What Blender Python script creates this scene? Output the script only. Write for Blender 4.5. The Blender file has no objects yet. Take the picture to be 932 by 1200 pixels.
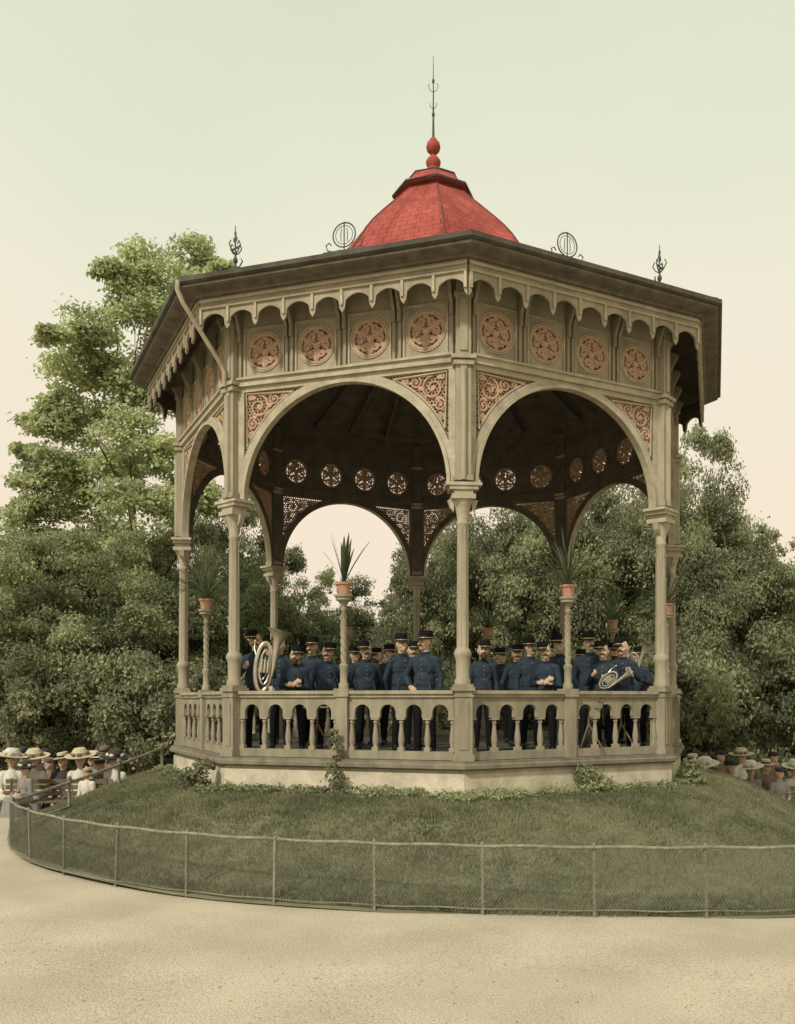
import bpy, bmesh, math, random
import numpy as np
from mathutils import Vector, Matrix
PI=math.pi; rad=math.radians
random.seed(7); rng=np.random.default_rng(11)
SC=bpy.context.scene; COL=SC.collection
EYE=2.1; DC=16.06; F=1047.0; CX=508.0; HY=820.0
def at(px,py,d): return Vector(((px-CX)*d/F, d-DC, EYE+(HY-py)*d/F))
def sst(t): t=max(0.,min(1.,t)); return t*t*(3-2*t)
def T(x,y): return -.78*sst((y+.5)/5.0)

# ---------------------------------------------------------------- materials
def newmat(name):
    m=bpy.data.materials.new(name); m.use_nodes=True
    nt=m.node_tree; b=nt.nodes['Principled BSDF']; return m,nt,b
def mat(name,c1,c2=None,rough=.8,scale=6,bump=.15,bscale=40,metal=0,detail=6,spec=.25,lo=.35,hi=.65,streak=False):
    m,nt,b=newmat(name)
    if c2 is None: c2=tuple(v*.72 for v in c1)
    tc=nt.nodes.new('ShaderNodeTexCoord'); n=nt.nodes.new('ShaderNodeTexNoise'); n.inputs['Scale'].default_value=scale; n.inputs['Detail'].default_value=detail; n.inputs['Roughness'].default_value=.65
    src=tc.outputs['Object']
    if streak:
        mp=nt.nodes.new('ShaderNodeMapping'); mp.inputs['Scale'].default_value=(1,1,.25); nt.links.new(src,mp.inputs['Vector']); src=mp.outputs['Vector']
    nt.links.new(src,n.inputs['Vector'])
    r=nt.nodes.new('ShaderNodeValToRGB'); r.color_ramp.elements[0].position=lo; r.color_ramp.elements[1].position=hi
    r.color_ramp.elements[0].color=(*c2,1); r.color_ramp.elements[1].color=(*c1,1)
    nt.links.new(n.outputs['Fac'],r.inputs['Fac']); nt.links.new(r.outputs['Color'],b.inputs['Base Color'])
    b.inputs['Roughness'].default_value=rough; b.inputs['Metallic'].default_value=metal; b.inputs['Specular IOR Level'].default_value=spec
    if bump>0:
        n2=nt.nodes.new('ShaderNodeTexNoise'); n2.inputs['Scale'].default_value=bscale; n2.inputs['Detail'].default_value=4
        nt.links.new(tc.outputs['Object'],n2.inputs['Vector'])
        bp=nt.nodes.new('ShaderNodeBump'); bp.inputs['Strength'].default_value=bump; bp.inputs['Distance'].default_value=.02
        nt.links.new(n2.outputs['Fac'],bp.inputs['Height']); nt.links.new(bp.outputs['Normal'],b.inputs['Normal'])
    return m
def leafmat(name,c1,c2,c3,scale=.6,transl=.45):
    m,nt,b=newmat(name)
    g=nt.nodes.new('ShaderNodeNewGeometry'); n=nt.nodes.new('ShaderNodeTexNoise'); n.inputs['Scale'].default_value=scale; n.inputs['Detail'].default_value=3
    nt.links.new(g.outputs['Position'],n.inputs['Vector'])
    ad=nt.nodes.new('ShaderNodeMath'); ad.operation='MULTIPLY_ADD'; ad.inputs[1].default_value=.35; 
    nt.links.new(g.outputs['Random Per Island'],ad.inputs[0]); 
    sb=nt.nodes.new('ShaderNodeMath'); sb.operation='SUBTRACT'; sb.inputs[1].default_value=.17; nt.links.new(n.outputs['Fac'],sb.inputs[0]); nt.links.new(sb.outputs[0],ad.inputs[2])
    r=nt.nodes.new('ShaderNodeValToRGB'); e=r.color_ramp.elements; e[0].position=.3; e[0].color=(*c1,1); e[1].position=.72; e[1].color=(*c3,1)
    k=e.new(.5); k.color=(*c2,1)
    nt.links.new(ad.outputs[0],r.inputs['Fac']); nt.links.new(r.outputs['Color'],b.inputs['Base Color'])
    b.inputs['Roughness'].default_value=.7; b.inputs['Specular IOR Level'].default_value=.2
    tr=nt.nodes.new('ShaderNodeBsdfTranslucent'); nt.links.new(r.outputs['Color'],tr.inputs['Color'])
    mx=nt.nodes.new('ShaderNodeMixShader'); mx.inputs[0].default_value=transl
    out=nt.nodes['Material Output']; nt.links.new(b.outputs[0],mx.inputs[1]); nt.links.new(tr.outputs[0],mx.inputs[2]); nt.links.new(mx.outputs[0],out.inputs['Surface'])
    return m
M={}
M['cream']=mat('cream_paint',(.38,.335,.24),(.215,.19,.132),.88,3.5,.25,60,streak=True,lo=.3,hi=.68)
M['cream2']=mat('cream_trim',(.45,.40,.29),(.28,.245,.175),.88,5,.2,60,lo=.3,hi=.68)
M['olive']=mat('olive_paint',(.32,.285,.20),(.18,.16,.113),.88,5,.25,60,streak=True,lo=.3,hi=.68)
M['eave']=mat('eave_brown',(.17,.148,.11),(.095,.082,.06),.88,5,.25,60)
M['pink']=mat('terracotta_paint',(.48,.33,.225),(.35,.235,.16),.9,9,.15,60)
M['dark']=mat('dark_wood',(.13,.11,.086),(.075,.063,.05),.9,4,.2,30)  # ceiling and rafter wood; on the linings its darkness stands for interior shade
M['slate']=mat('slate_roof',(.10,.09,.07),(.05,.046,.036),.88,3,.4,12)
M['stone']=mat('plinth_stone',(.62,.55,.41),(.38,.335,.245),.9,3,.35,25)
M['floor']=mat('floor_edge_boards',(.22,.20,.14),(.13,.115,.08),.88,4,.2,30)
M['deck']=mat('shade_dark_deck_boards',(.075,.066,.05),(.045,.04,.03),.9,4,.2,30)  # deck darkened so the dim interior's shade sits in its colour
M['iron']=mat('dark_iron',(.10,.105,.085),(.05,.05,.04),.6,20,.1,60,metal=.3)
M['fencep']=mat('fence_paint',(.27,.26,.19),(.14,.14,.10),.8,14,.15,60)
M['wire']=mat('fence_wire',(.22,.22,.16),(.12,.12,.09),.8,20,0)
M['terra']=mat('terracotta_pot',(.47,.27,.17),(.33,.19,.12),.88,9,.15,50)
M['tunic']=mat('blue_tunic',(.040,.056,.074),(.020,.029,.040),.95,9,.3,40,lo=.3,hi=.7,spec=.1)
M['trouser']=mat('dark_trousers',(.013,.0135,.015),(.008,.008,.009),.95,9,.2,60,spec=.08)
M['skin']=mat('skin',(.54,.38,.27),(.46,.31,.21),.6,14,.05,80)
M['hair']=mat('hair',(.06,.035,.018),(.03,.018,.01),.7,60,.3,160)
M['black']=mat('black_leather',(.02,.02,.02),(.012,.012,.012),.45,20,.05,60)
M['brass']=mat('brass',(.50,.39,.19),(.36,.28,.13),.4,20,0,metal=.8)
M['silver']=mat('silver_metal',(.56,.52,.41),(.38,.35,.27),.36,12,0,metal=.7)
M['white']=mat('white_cloth',(.62,.59,.51),(.46,.44,.37),.9,10,.2,50)
M['straw']=mat('straw',(.56,.48,.32),(.42,.36,.24),.85,60,.3,120)
M['suit']=mat('dark_suit',(.06,.055,.05),(.035,.032,.028),.9,10,.2,60)
M['brown']=mat('brown_cloth',(.20,.15,.105),(.13,.095,.065),.9,10,.2,60)
M['grey']=mat('grey_cloth',(.26,.25,.22),(.18,.17,.15),.9,10,.2,60)
M['bark']=mat('bark',(.14,.11,.078),(.065,.05,.036),.95,8,.6,20)
M['bench']=mat('bench_wood',(.16,.13,.085),(.09,.07,.05),.85,8,.2,40)
M['leafD']=leafmat('leaf_dark',(.12,.13,.078),(.235,.25,.14),(.42,.435,.25),transl=.5)
M['leafM']=leafmat('leaf_mid',(.145,.16,.09),(.28,.305,.165),(.46,.49,.27),transl=.5)
M['leafL']=leafmat('leaf_light',(.26,.29,.15),(.45,.50,.26),(.64,.68,.38),transl=.5)
M['agave']=leafmat('agave_leaf',(.07,.09,.045),(.14,.17,.085),(.23,.27,.14),scale=3)
M['grassb']=leafmat('grass_blade',(.13,.133,.074),(.215,.218,.125),(.33,.33,.195),scale=1.0)
M['eye']=mat('eye_dark',(.03,.02,.015),None,.3,20,0)
M['redk']=mat('dark_red_trim',(.20,.065,.05),(.12,.04,.033),.85,5,.1,30)
def red():
    m=mat('red_sheet_metal',(.46,.115,.09),(.24,.055,.045),.9,1.8,.25,30,streak=True,spec=.08,lo=.3,hi=.7); nt=m.node_tree; b=nt.nodes['Principled BSDF']
    tc=nt.nodes.new('ShaderNodeTexCoord'); s=nt.nodes.new('ShaderNodeSeparateXYZ'); nt.links.new(tc.outputs['Object'],s.inputs[0])
    a=nt.nodes.new('ShaderNodeMath'); a.operation='ARCTAN2'; nt.links.new(s.outputs['X'],a.inputs[0]); nt.links.new(s.outputs['Y'],a.inputs[1])
    c=nt.nodes.new('ShaderNodeCombineXYZ'); nt.links.new(a.outputs[0],c.inputs['X']); nt.links.new(s.outputs['Z'],c.inputs['Y'])
    br=nt.nodes.new('ShaderNodeTexBrick'); br.inputs['Scale'].default_value=1; br.inputs['Brick Width'].default_value=.1309; br.inputs['Row Height'].default_value=.11; br.inputs['Mortar Size'].default_value=.006
    br.inputs['Color1'].default_value=(1,1,1,1); br.inputs['Color2'].default_value=(.78,.78,.78,1); br.inputs['Mortar'].default_value=(.45,.45,.45,1)
    nt.links.new(c.outputs[0],br.inputs['Vector'])
    mm=nt.nodes.new('ShaderNodeMix'); mm.data_type='RGBA'; mm.blend_type='MULTIPLY'; mm.inputs['Factor'].default_value=.75
    src=b.inputs['Base Color'].links[0].from_socket
    nt.links.new(src,mm.inputs['A']); nt.links.new(br.outputs['Color'],mm.inputs['B']); nt.links.new(mm.outputs['Result'],b.inputs['Base Color']); return m
M['red']=red()
# ---------------------------------------------------------------- mesh helpers
def box(bm,cx,cy,cz,sx,sy,sz,Mx=None):
    r=bmesh.ops.create_cube(bm,size=1)['verts']
    for v in r: v.co=Vector((v.co.x*sx+cx,v.co.y*sy+cy,v.co.z*sz+cz))
    if Mx is not None:
        for v in r: v.co=Mx@v.co
def prism(bm,pts,y0,y1):
    a=[bm.verts.new((p[0],y0,p[1])) for p in pts]; b=[bm.verts.new((p[0],y1,p[1])) for p in pts]
    n=len(pts); bm.faces.new(a); bm.faces.new(b[::-1])
    for i in range(n): bm.faces.new((a[i],b[i],b[(i+1)%n],a[(i+1)%n]))
def strip(bm,low,up,y0,y1):
    n=len(low); g=[]
    for p,q in zip(low,up):
        g.append([bm.verts.new((p[0],y0,p[1])),bm.verts.new((q[0],y0,q[1])),bm.verts.new((q[0],y1,q[1])),bm.verts.new((p[0],y1,p[1]))])
    for i in range(n-1):
        for j in range(4): bm.faces.new((g[i][j],g[i+1][j],g[i+1][(j+1)%4],g[i][(j+1)%4]))
    bm.faces.new(g[0]); bm.faces.new(g[-1][::-1])
def tube(bm,pts,r,n=6,closed=False,cap=True):
    P=[Vector(p) for p in pts]; k=len(P)
    R=r if isinstance(r,(list,tuple)) else [r]*k
    rings=[]; prev=None
    for i in range(k):
        if closed: t=(P[(i+1)%k]-P[i-1])
        else: t=P[min(i+1,k-1)]-P[max(i-1,0)]
        if t.length<1e-9: t=Vector((0,0,1))
        t.normalize()
        if prev is None:
            u=t.orthogonal().normalized()
        else:
            u=prev-t*prev.dot(t)
            if u.length<1e-6: u=t.orthogonal()
            u.normalize()
        prev=u; w=t.cross(u)
        rings.append([bm.verts.new(P[i]+(u*math.cos(2*PI*j/n)+w*math.sin(2*PI*j/n))*R[i]) for j in range(n)])
    for i in range(k if closed else k-1):
        a=rings[i]; b=rings[(i+1)%k]
        off=0
        if closed and i==k-1:
            off=min(range(n),key=lambda o:(b[o].co-a[0].co).length)
        for j in range(n): bm.faces.new((a[j],a[(j+1)%n],b[(j+1+off)%n],b[(j+off)%n]))
    if cap and not closed:
        bm.faces.new(rings[0][::-1]); bm.faces.new(rings[-1])
def lathe(bm,prof,n=16,a0=0,c=(0,0,0),sx=1,sy=1,closed=False,cap=True):
    rings=[]
    for (r,z) in prof:
        rings.append([bm.verts.new((c[0]+sx*r*math.sin(a0+2*PI*j/n),c[1]-sy*r*math.cos(a0+2*PI*j/n),c[2]+z)) for j in range(n)])
    m=len(rings)
    for i in range(m if closed else m-1):
        a=rings[i]; b=rings[(i+1)%m]
        for j in range(n): bm.faces.new((a[j],a[(j+1)%n],b[(j+1)%n],b[j]))
    if cap and not closed:
        bm.faces.new(rings[0][::-1]); bm.faces.new(rings[-1])
def capsule(bm,p,q,r0,r1,n=10):
    p=Vector(p); q=Vector(q); d=(q-p); L=d.length; d.normalize()
    pts=[];rr=[]
    for a in (85,60,30): pts.append(p-d*r0*math.sin(rad(a))); rr.append(r0*math.cos(rad(a)))
    pts+= [p,q]; rr+=[r0,r1]
    for a in (30,60,85): pts.append(q+d*r1*math.sin(rad(a))); rr.append(r1*math.cos(rad(a)))
    tube(bm,pts,rr,n)
def ell(bm,c,s,sub=3,Mx=None):
    r=bmesh.ops.create_icosphere(bm,subdivisions=sub,radius=1)['verts']
    for v in r:
        co=Vector((v.co.x*s[0],v.co.y*s[1],v.co.z*s[2]))
        if Mx is not None: co=Mx@co
        v.co=co+Vector(c)
def circ(c,R,n=20,Rz=None):
    Rz=Rz or R
    return [(c[0]+R*math.cos(2*PI*i/n),c[1],c[2]+Rz*math.sin(2*PI*i/n)) for i in range(n)]
def build(name,bm,m,parent=None,smooth=False,recalc=True):
    if recalc: bmesh.ops.recalc_face_normals(bm,faces=bm.faces[:])
    me=bpy.data.meshes.new(name); bm.to_mesh(me); bm.free()
    if smooth:
        me.polygons.foreach_set('use_smooth',[True]*len(me.polygons))
        try: me.set_sharp_from_angle(angle=rad(40))
        except Exception: pass
    if m: me.materials.append(m)
    o=bpy.data.objects.new(name,me); COL.objects.link(o)
    if parent: o.parent=parent
    return o
def again(o,parent=None,rz=None,loc=None):
    c=o.copy(); COL.objects.link(c); c.parent=parent if parent else o.parent
    if rz is not None: c.rotation_euler=(0,0,rz)
    if loc is not None: c.location=loc
    return c
def empty(name,label,cat,loc=(0,0,0),rz=0,group=None,s=1):
    o=bpy.data.objects.new(name,None); COL.objects.link(o); o.location=loc; o.rotation_euler=(0,0,rz); o.scale=(s,s,s)
    o.empty_display_size=.2
    tag(o,label,cat,group); return o
def tag(o,label,cat,group=None,kind=None):
    o['label']=label; o['category']=cat
    if group: o['group']=group
    if kind: o['kind']=kind
def dup(root,loc,rz,label,group=None,s=1):
    r=root.copy(); COL.objects.link(r); r.location=loc; r.rotation_euler=(0,0,rz)
    r.scale=(s,s,s) if not isinstance(s,tuple) else s
    r['label']=label
    if group: r['group']=group
    for ch in list(root.children):
        c=ch.copy(); COL.objects.link(c); c.parent=r
        for g in ch.children:
            d=g.copy(); COL.objects.link(d); d.parent=c
    return r
def npmesh(name,verts,nv,m,parent=None):
    N=len(verts)//nv; me=bpy.data.meshes.new(name)
    me.vertices.add(len(verts)); me.vertices.foreach_set('co',verts.astype(np.float32).ravel())
    me.loops.add(len(verts)); me.loops.foreach_set('vertex_index',np.arange(len(verts),dtype=np.int32))
    me.polygons.add(N); me.polygons.foreach_set('loop_start',np.arange(0,len(verts),nv,dtype=np.int32))
    me.update(calc_edges=True); me.validate(); me.materials.append(m)
    o=bpy.data.objects.new(name,me); COL.objects.link(o)
    if parent: o.parent=parent
    return o
def nrm(v): return v/np.maximum(np.linalg.norm(v,axis=1,keepdims=True),1e-9)
def leaves(P,Nn,size,asp=.55):
    N=len(P); t=nrm(rng.normal(size=(N,3))); a=nrm(np.cross(Nn,t)); b=np.cross(Nn,a)
    s=(size*(.6+.8*rng.random(N)))[:,None]
    V=np.stack([P+a*s,P+b*s*asp,P-a*s,P-b*s*asp],axis=1)
    return V.reshape(-1,3)
def puff(c,r,n,flat=.8):
    d=nrm(rng.normal(size=(n,3))); d[:,2]=np.where(d[:,2]<-.35,-d[:,2]*.6,d[:,2])
    rr=r*(.3+.8*rng.random(n)**.6+np.abs(rng.normal(size=n))*.2)[:,None]
    P=np.array(c)[None,:]+d*rr*np.array([1,1,flat])
    Nn=nrm(d*.6+np.array([0,-.15,.5])+rng.normal(size=(n,3))*.65)
    return P,Nn

# ---------------------------------------------------------------- camera, world, sun
cam=bpy.data.cameras.new('camera'); co=bpy.data.objects.new('camera',cam); COL.objects.link(co); SC.camera=co
co.location=(0,-DC,EYE); co.rotation_euler=(rad(90),0,0)
cam.sensor_fit='HORIZONTAL'; cam.sensor_width=36; cam.lens=36*F/932; cam.shift_x=-(CX-466)/932; cam.shift_y=(HY-600)/932; cam.clip_end=2000
SC.view_settings.view_transform='Standard'; SC.view_settings.look='None'; SC.view_settings.exposure=0
w=bpy.data.worlds.new('World'); SC.world=w; w.use_nodes=True; nt=w.node_tree
bg=nt.nodes['Background']; sky=nt.nodes.new('ShaderNodeTexSky'); sky.sky_type='NISHITA'; sky.sun_disc=False
sd=Vector((-.55,-.85,.88)).normalized()
sky.sun_elevation=math.asin(sd.z); sky.sun_rotation=math.atan2(sd.x,sd.y)
tc=nt.nodes.new('ShaderNodeTexCoord'); sp=nt.nodes.new('ShaderNodeSeparateXYZ'); nt.links.new(tc.outputs['Generated'],sp.inputs[0])
cn=nt.nodes.new('ShaderNodeTexNoise'); cn.inputs['Scale'].default_value=2.2; cn.inputs['Detail'].default_value=6; cn.inputs['Roughness'].default_value=.6; nt.links.new(tc.outputs['Generated'],cn.inputs['Vector'])
ma=nt.nodes.new('ShaderNodeMath'); ma.operation='MULTIPLY_ADD'; ma.inputs[1].default_value=.3; nt.links.new(cn.outputs['Fac'],ma.inputs[0]); 
m2=nt.nodes.new('ShaderNodeMath'); m2.operation='SUBTRACT'; m2.inputs[1].default_value=.15; nt.links.new(sp.outputs['Z'],m2.inputs[0]); nt.links.new(m2.outputs[0],ma.inputs[2])
cr=nt.nodes.new('ShaderNodeValToRGB'); e=cr.color_ramp.elements
e[0].position=0; e[0].color=(.98,.80,.61,1); e[1].position=.75; e[1].color=(.70,.74,.56,1)
for p,c in ((.22,(.98,.83,.64)),(.38,(.94,.88,.69)),(.55,(.82,.84,.65))):
    k=e.new(p); k.color=(*c,1)
nt.links.new(ma.outputs[0],cr.inputs['Fac'])
sc_=nt.nodes.new('ShaderNodeVectorMath'); sc_.operation='SCALE'; sc_.inputs['Scale'].default_value=.1; nt.links.new(sky.outputs[0],sc_.inputs[0])
mx=nt.nodes.new('ShaderNodeMix'); mx.data_type='RGBA'; mx.inputs['Factor'].default_value=.07
nt.links.new(cr.outputs['Color'],mx.inputs['A']); nt.links.new(sc_.outputs[0],mx.inputs['B']); nt.links.new(mx.outputs['Result'],bg.inputs['Color']); bg.inputs['Strength'].default_value=1.0
sl=bpy.data.lights.new('sun','SUN'); sl.energy=3.3; sl.angle=rad(5); sl.color=(1,.94,.84)
so=bpy.data.objects.new('sun',sl); COL.objects.link(so); so.rotation_euler=(-sd).to_track_quat('-Z','Y').to_euler(); so.location=(-20,-25,30)

# ---------------------------------------------------------------- ground
m,nt,b=newmat('gravel')
tc=nt.nodes.new('ShaderNodeTexCoord')
def noise(s,d=6):
    n=nt.nodes.new('ShaderNodeTexNoise'); n.inputs['Scale'].default_value=s; n.inputs['Detail'].default_value=d; nt.links.new(tc.outputs['Object'],n.inputs['Vector']); return n
na=noise(.9); nb=noise(60,4)
ra=nt.nodes.new('ShaderNodeValToRGB'); ra.color_ramp.elements[0].position=.36; ra.color_ramp.elements[0].color=(.48,.41,.305,1); ra.color_ramp.elements[1].position=.66; ra.color_ramp.elements[1].color=(.60,.515,.39,1); nt.links.new(na.outputs['Fac'],ra.inputs['Fac'])
rb=nt.nodes.new('ShaderNodeValToRGB'); rb.color_ramp.elements[0].position=.33; rb.color_ramp.elements[0].color=(.58,.54,.48,1); rb.color_ramp.elements[1].position=.58; rb.color_ramp.elements[1].color=(1,1,1,1); nt.links.new(nb.outputs['Fac'],rb.inputs['Fac'])
mm=nt.nodes.new('ShaderNodeMix'); mm.data_type='RGBA'; mm.blend_type='MULTIPLY'; mm.inputs['Factor'].default_value=.8
nt.links.new(ra.outputs['Color'],mm.inputs['A']); nt.links.new(rb.outputs['Color'],mm.inputs['B']); nt.links.new(mm.outputs['Result'],b.inputs['Base Color']); b.inputs['Roughness'].default_value=.95
bp=nt.nodes.new('ShaderNodeBump'); bp.inputs['Strength'].default_value=.6; bp.inputs['Distance'].default_value=.02; nt.links.new(nb.outputs['Fac'],bp.inputs['Height']); nt.links.new(bp.outputs['Normal'],b.inputs['Normal'])
M['gravel']=m
bm=bmesh.new()
def axis():
    v=[x*.8 for x in range(-40,41)]; e_=[40,52,70,100,160,260,450]; return sorted(v+e_+[-q for q in e_])
ax=axis(); g=[[bm.verts.new((x,y,T(x,y)+.02*math.sin(x*.7+1)*math.sin(y*.5)*(1 if y<-9 else .3))) for x in ax] for y in ax]
for i in range(len(ax)-1):
    for j in range(len(ax)-1): bm.faces.new((g[i][j],g[i][j+1],g[i+1][j+1],g[i+1][j]))
o=build('ground',bm,M['gravel'],smooth=True); tag(o,'pale sandy gravel ground around the fenced lawn','ground',kind='structure')
Np=5000; px_=rng.uniform(-7,7,Np); py_=rng.uniform(-14.6,-7.2,Np); k_=np.hypot(px_-.5,py_-.14)>8.9; px_=px_[k_]; py_=py_[k_]; Np=len(px_)
sz=.004+.010*rng.random(Np)**3; az=rng.random(Np)*6.28
pz=np.array([.02*math.sin(a*.7+1)*math.sin(b_*.5)*(1 if b_<-9 else .3) for a,b_ in zip(px_,py_)])
c_=np.stack([px_,py_,pz+.001],1); u=np.stack([np.cos(az),np.sin(az),0*az],1)*sz[:,None]; v_=np.stack([-np.sin(az),np.cos(az),0*az],1)*sz[:,None]*.7; t_=c_+np.array([0,0,1])*sz[:,None]*.8
V=np.stack([c_+u,c_+v_,t_,c_+v_,c_-u,t_,c_-u,c_-v_,t_,c_-v_,c_+u,t_],1).reshape(-1,3)
o=npmesh('pebbles',V,3,mat('pebble',(.42,.36,.27),(.20,.17,.13),.9,30,.1,60)); tag(o,'small loose pebbles strewn over the sandy gravel','pebbles',kind='stuff')
FC=(.5,.14); FR=7.4
def FRf(a):
    a=(a+PI)%(2*PI)-PI
    return FR+1.15*math.exp(-((a-rad(38))/rad(25))**2)
def mound(x,y):
    r=math.hypot(x,y); wdt=2.85-.35*sst((x-2.5)/3.5)*sst((y+6)/5); return .80*(1-sst((r-4.6)/wdt))+.03*math.sin(x*1.3)*math.sin(y*1.1+1)*sst((r-4.8)/1.5)
def lawnz(x,y): return T(x,y)*sst((math.hypot(x,y)-4.7)/2.2)+.045+mound(x,y)
M['lawn']=mat('lawn_soil',(.18,.18,.105),(.12,.12,.07),.95,1.2,.6,18)
bm=bmesh.new(); rings=[]
for i in range(33):
    ring=[]
    for j in range(96):
        a=2*PI*j/96; r=FRf(a)*1.004*i/32; x=FC[0]+r*math.sin(a); y=FC[1]-r*math.cos(a); z=lawnz(x,y)
        if i==32: z-=.06
        ring.append(bm.verts.new((x,y,z)))
    rings.append(ring)
for i in range(1,32):
    for j in range(96): bm.faces.new((rings[i][j],rings[i][(j+1)%96],rings[i+1][(j+1)%96],rings[i+1][j]))
o=build('lawn',bm,M['lawn'],smooth=True); tag(o,'round grassy mound under the bandstand','lawn',kind='structure')
N=480000
th=rng.random(N)*2*PI; fr=np.array([FRf(q) for q in np.linspace(0,2*PI,721)]); rmax=np.interp(th,np.linspace(0,2*PI,721),fr)
rr=np.sqrt(rng.random(N)*(rmax**2-16)+16)
x=FC[0]+rr*np.sin(th); y=FC[1]-rr*np.cos(th)
keep=(np.hypot(x,y)>4.65)&((y<1.5)|(rng.random(N)<.35))
pa=np.arctan2(x,-y)
keep&=~((pa<rad(-98))&(pa>rad(-117)))
x=x[keep]; y=y[keep]; N=len(x)
z=np.array([lawnz(a,b_) for a,b_ in zip(x,y)])-.01
tuft=.5+.5*np.sin(x*7.3+np.sin(y*5.1)*1.7)*np.sin(y*6.1+np.sin(x*4.3)*2)
h=(.025+.035*rng.random(N))*(.7+.9*tuft); az=rng.random(N)*2*PI; wd=.004+.004*rng.random(N)
base=np.stack([x,y,z],1); sdv=np.stack([np.cos(az),np.sin(az),np.zeros(N)],1)*wd[:,None]
lean=rng.normal(size=(N,2))*.02
tip=base+np.stack([lean[:,0],lean[:,1],h],1)
V=np.stack([base-sdv,base+sdv,tip],1).reshape(-1,3)
o=npmesh('grass',V,3,M['grassb']); tag(o,'short green grass growing over the round mound','grass',kind='stuff')
bm=bmesh.new(); pr=None
for i in range(14):
    r=4.7+i*.27; row=[]
    for a in (-99,-105,-111,-117): 
        x_=r*math.sin(rad(a)); y_=-r*math.cos(rad(a)); row.append(bm.verts.new((x_,y_,(lawnz(x_,y_) if r<7.9 else T(x_,y_)+.04)+.015)))
    if pr:
        for q in range(3): bm.faces.new((pr[q],pr[q+1],row[q+1],row[q]))
    pr=row
o=build('path',bm,M['gravel'],smooth=True); tag(o,'narrow gravel path up to the steps','path',kind='structure')
# ---------------------------------------------------------------- fence
fen=empty('wire_fence','low round iron fence with diamond wire netting around the lawn','fence',(FC[0],FC[1],0))
def fz(a): 
    x=FC[0]+FRf(a)*math.sin(a); y=FC[1]-FRf(a)*math.cos(a); return T(x,y)
def fp(a,off,h): return Vector(((FRf(a)+off)*math.sin(a),-(FRf(a)+off)*math.cos(a),fz(a)+h))
NA=1440; TB=[fp(2*PI*i/NA,0,0) for i in range(NA+1)]; CUM=[0]
for i in range(NA): CUM.append(CUM[-1]+(TB[i+1]-TB[i]).length)
LT=CUM[-1]; CUMn=np.array(CUM); ANG=np.linspace(0,2*PI,NA+1)
def ang(s): return float(np.interp(s%LT,CUMn,ANG))
SA=float(np.interp(rad(300),ANG,CUMn))-LT; SB=float(np.interp(rad(242),ANG,CUMn)); LF=SB-SA
FH=.68
bm=bmesh.new()
box(bm,0,0,FH/2+.0,.026,.016,FH+.02); box(bm,0,.018,FH/2,.008,.026,FH-.03); lathe(bm,[(.015,FH+.0),(.02,FH+.02),(.01,FH+.04)],8)
pm=None
sps=[SA,SB]; s_=-.02
while s_<SB-.4: sps.append(s_); s_+=1.075
s_=-.02-1.075
while s_>SA+.4: sps.append(s_); s_-=1.075
for s_ in sps:
    a=ang(s_)
    if pm is None: p=pm=build('post',bm,M['fencep'],fen)
    else: p=again(pm)
    p.location=fp(a,0,0); p.rotation_euler=(rad(random.uniform(-2,2)),rad(random.uniform(-2,2)),a)
def frail(name,h,r):
    bm=bmesh.new(); tube(bm,[fp(ang(SA+LF*i/220),.005,h+.006*math.sin(i*1.3)) for i in range(221)],r,8)
    build(name,bm,M['fencep'],fen,smooth=True)
frail('top_rail',FH,.016); frail('bottom_rail',.07,.007)
NW=1250; z0=.07; z1=FH-.02; segs=4
bm=bmesh.new()
for k in range(NW):
    s0=SA+LF*k/NW
    for sg in (1,-1):
        pts=[fp(ang(min(SB,max(SA,s0+sg*(z1-z0)*.62*t/segs))),.014+.008*math.sin(s0*3),z0+(z1-z0)*t/segs) for t in range(segs+1)]
        tube(bm,pts,.0018,3,cap=False)
build('wire_netting',bm,M['wire'],fen,recalc=False)
def handrail(lab,p0,p1,n):
    p0=Vector(p0); p1=Vector(p1); t=empty('handrail',lab,'handrail',(p0.x,p0.y,0),group='sloping iron handrails to the bandstand')
    for nm,dz in (('top_rail',0),('lower_rail',-.36)):
        bm=bmesh.new(); tube(bm,[p0.lerp(p1,q/6)-Vector((p0.x,p0.y,-dz+.03*math.sin(PI*q/6)))for q in range(7)],.024 if dz==0 else .018,8); build(nm,bm,M['fencep'],t,smooth=True)
    for i in range(n+1):
        q=p0.lerp(p1,i/n); gz=min(lawnz(q.x,q.y),q.z-.4) if i else T(q.x,q.y); bm=bmesh.new(); tube(bm,[(q.x-p0.x,q.y-p0.y,gz-.1),(q.x-p0.x,q.y-p0.y,q.z+.03)],.026,8); ell(bm,(q.x-p0.x,q.y-p0.y,q.z+.04),(.036,.036,.036),2); build('post',bm,M['fencep'],t,smooth=True)
handrail('sloping iron handrail rising from the left fence end to the bandstand',(-5.93,-3.5,.67),(-4.74,-.45,1.26),3)
fe=Vector((FC[0]+FRf(rad(242))*math.sin(rad(242)),FC[1]-FRf(rad(242))*math.cos(rad(242)),0))
handrail('far iron handrail on the other side of the steps path',(fe.x,fe.y,T(fe.x,fe.y)+.67),(-4.0,2.6,1.26),3)

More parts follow.
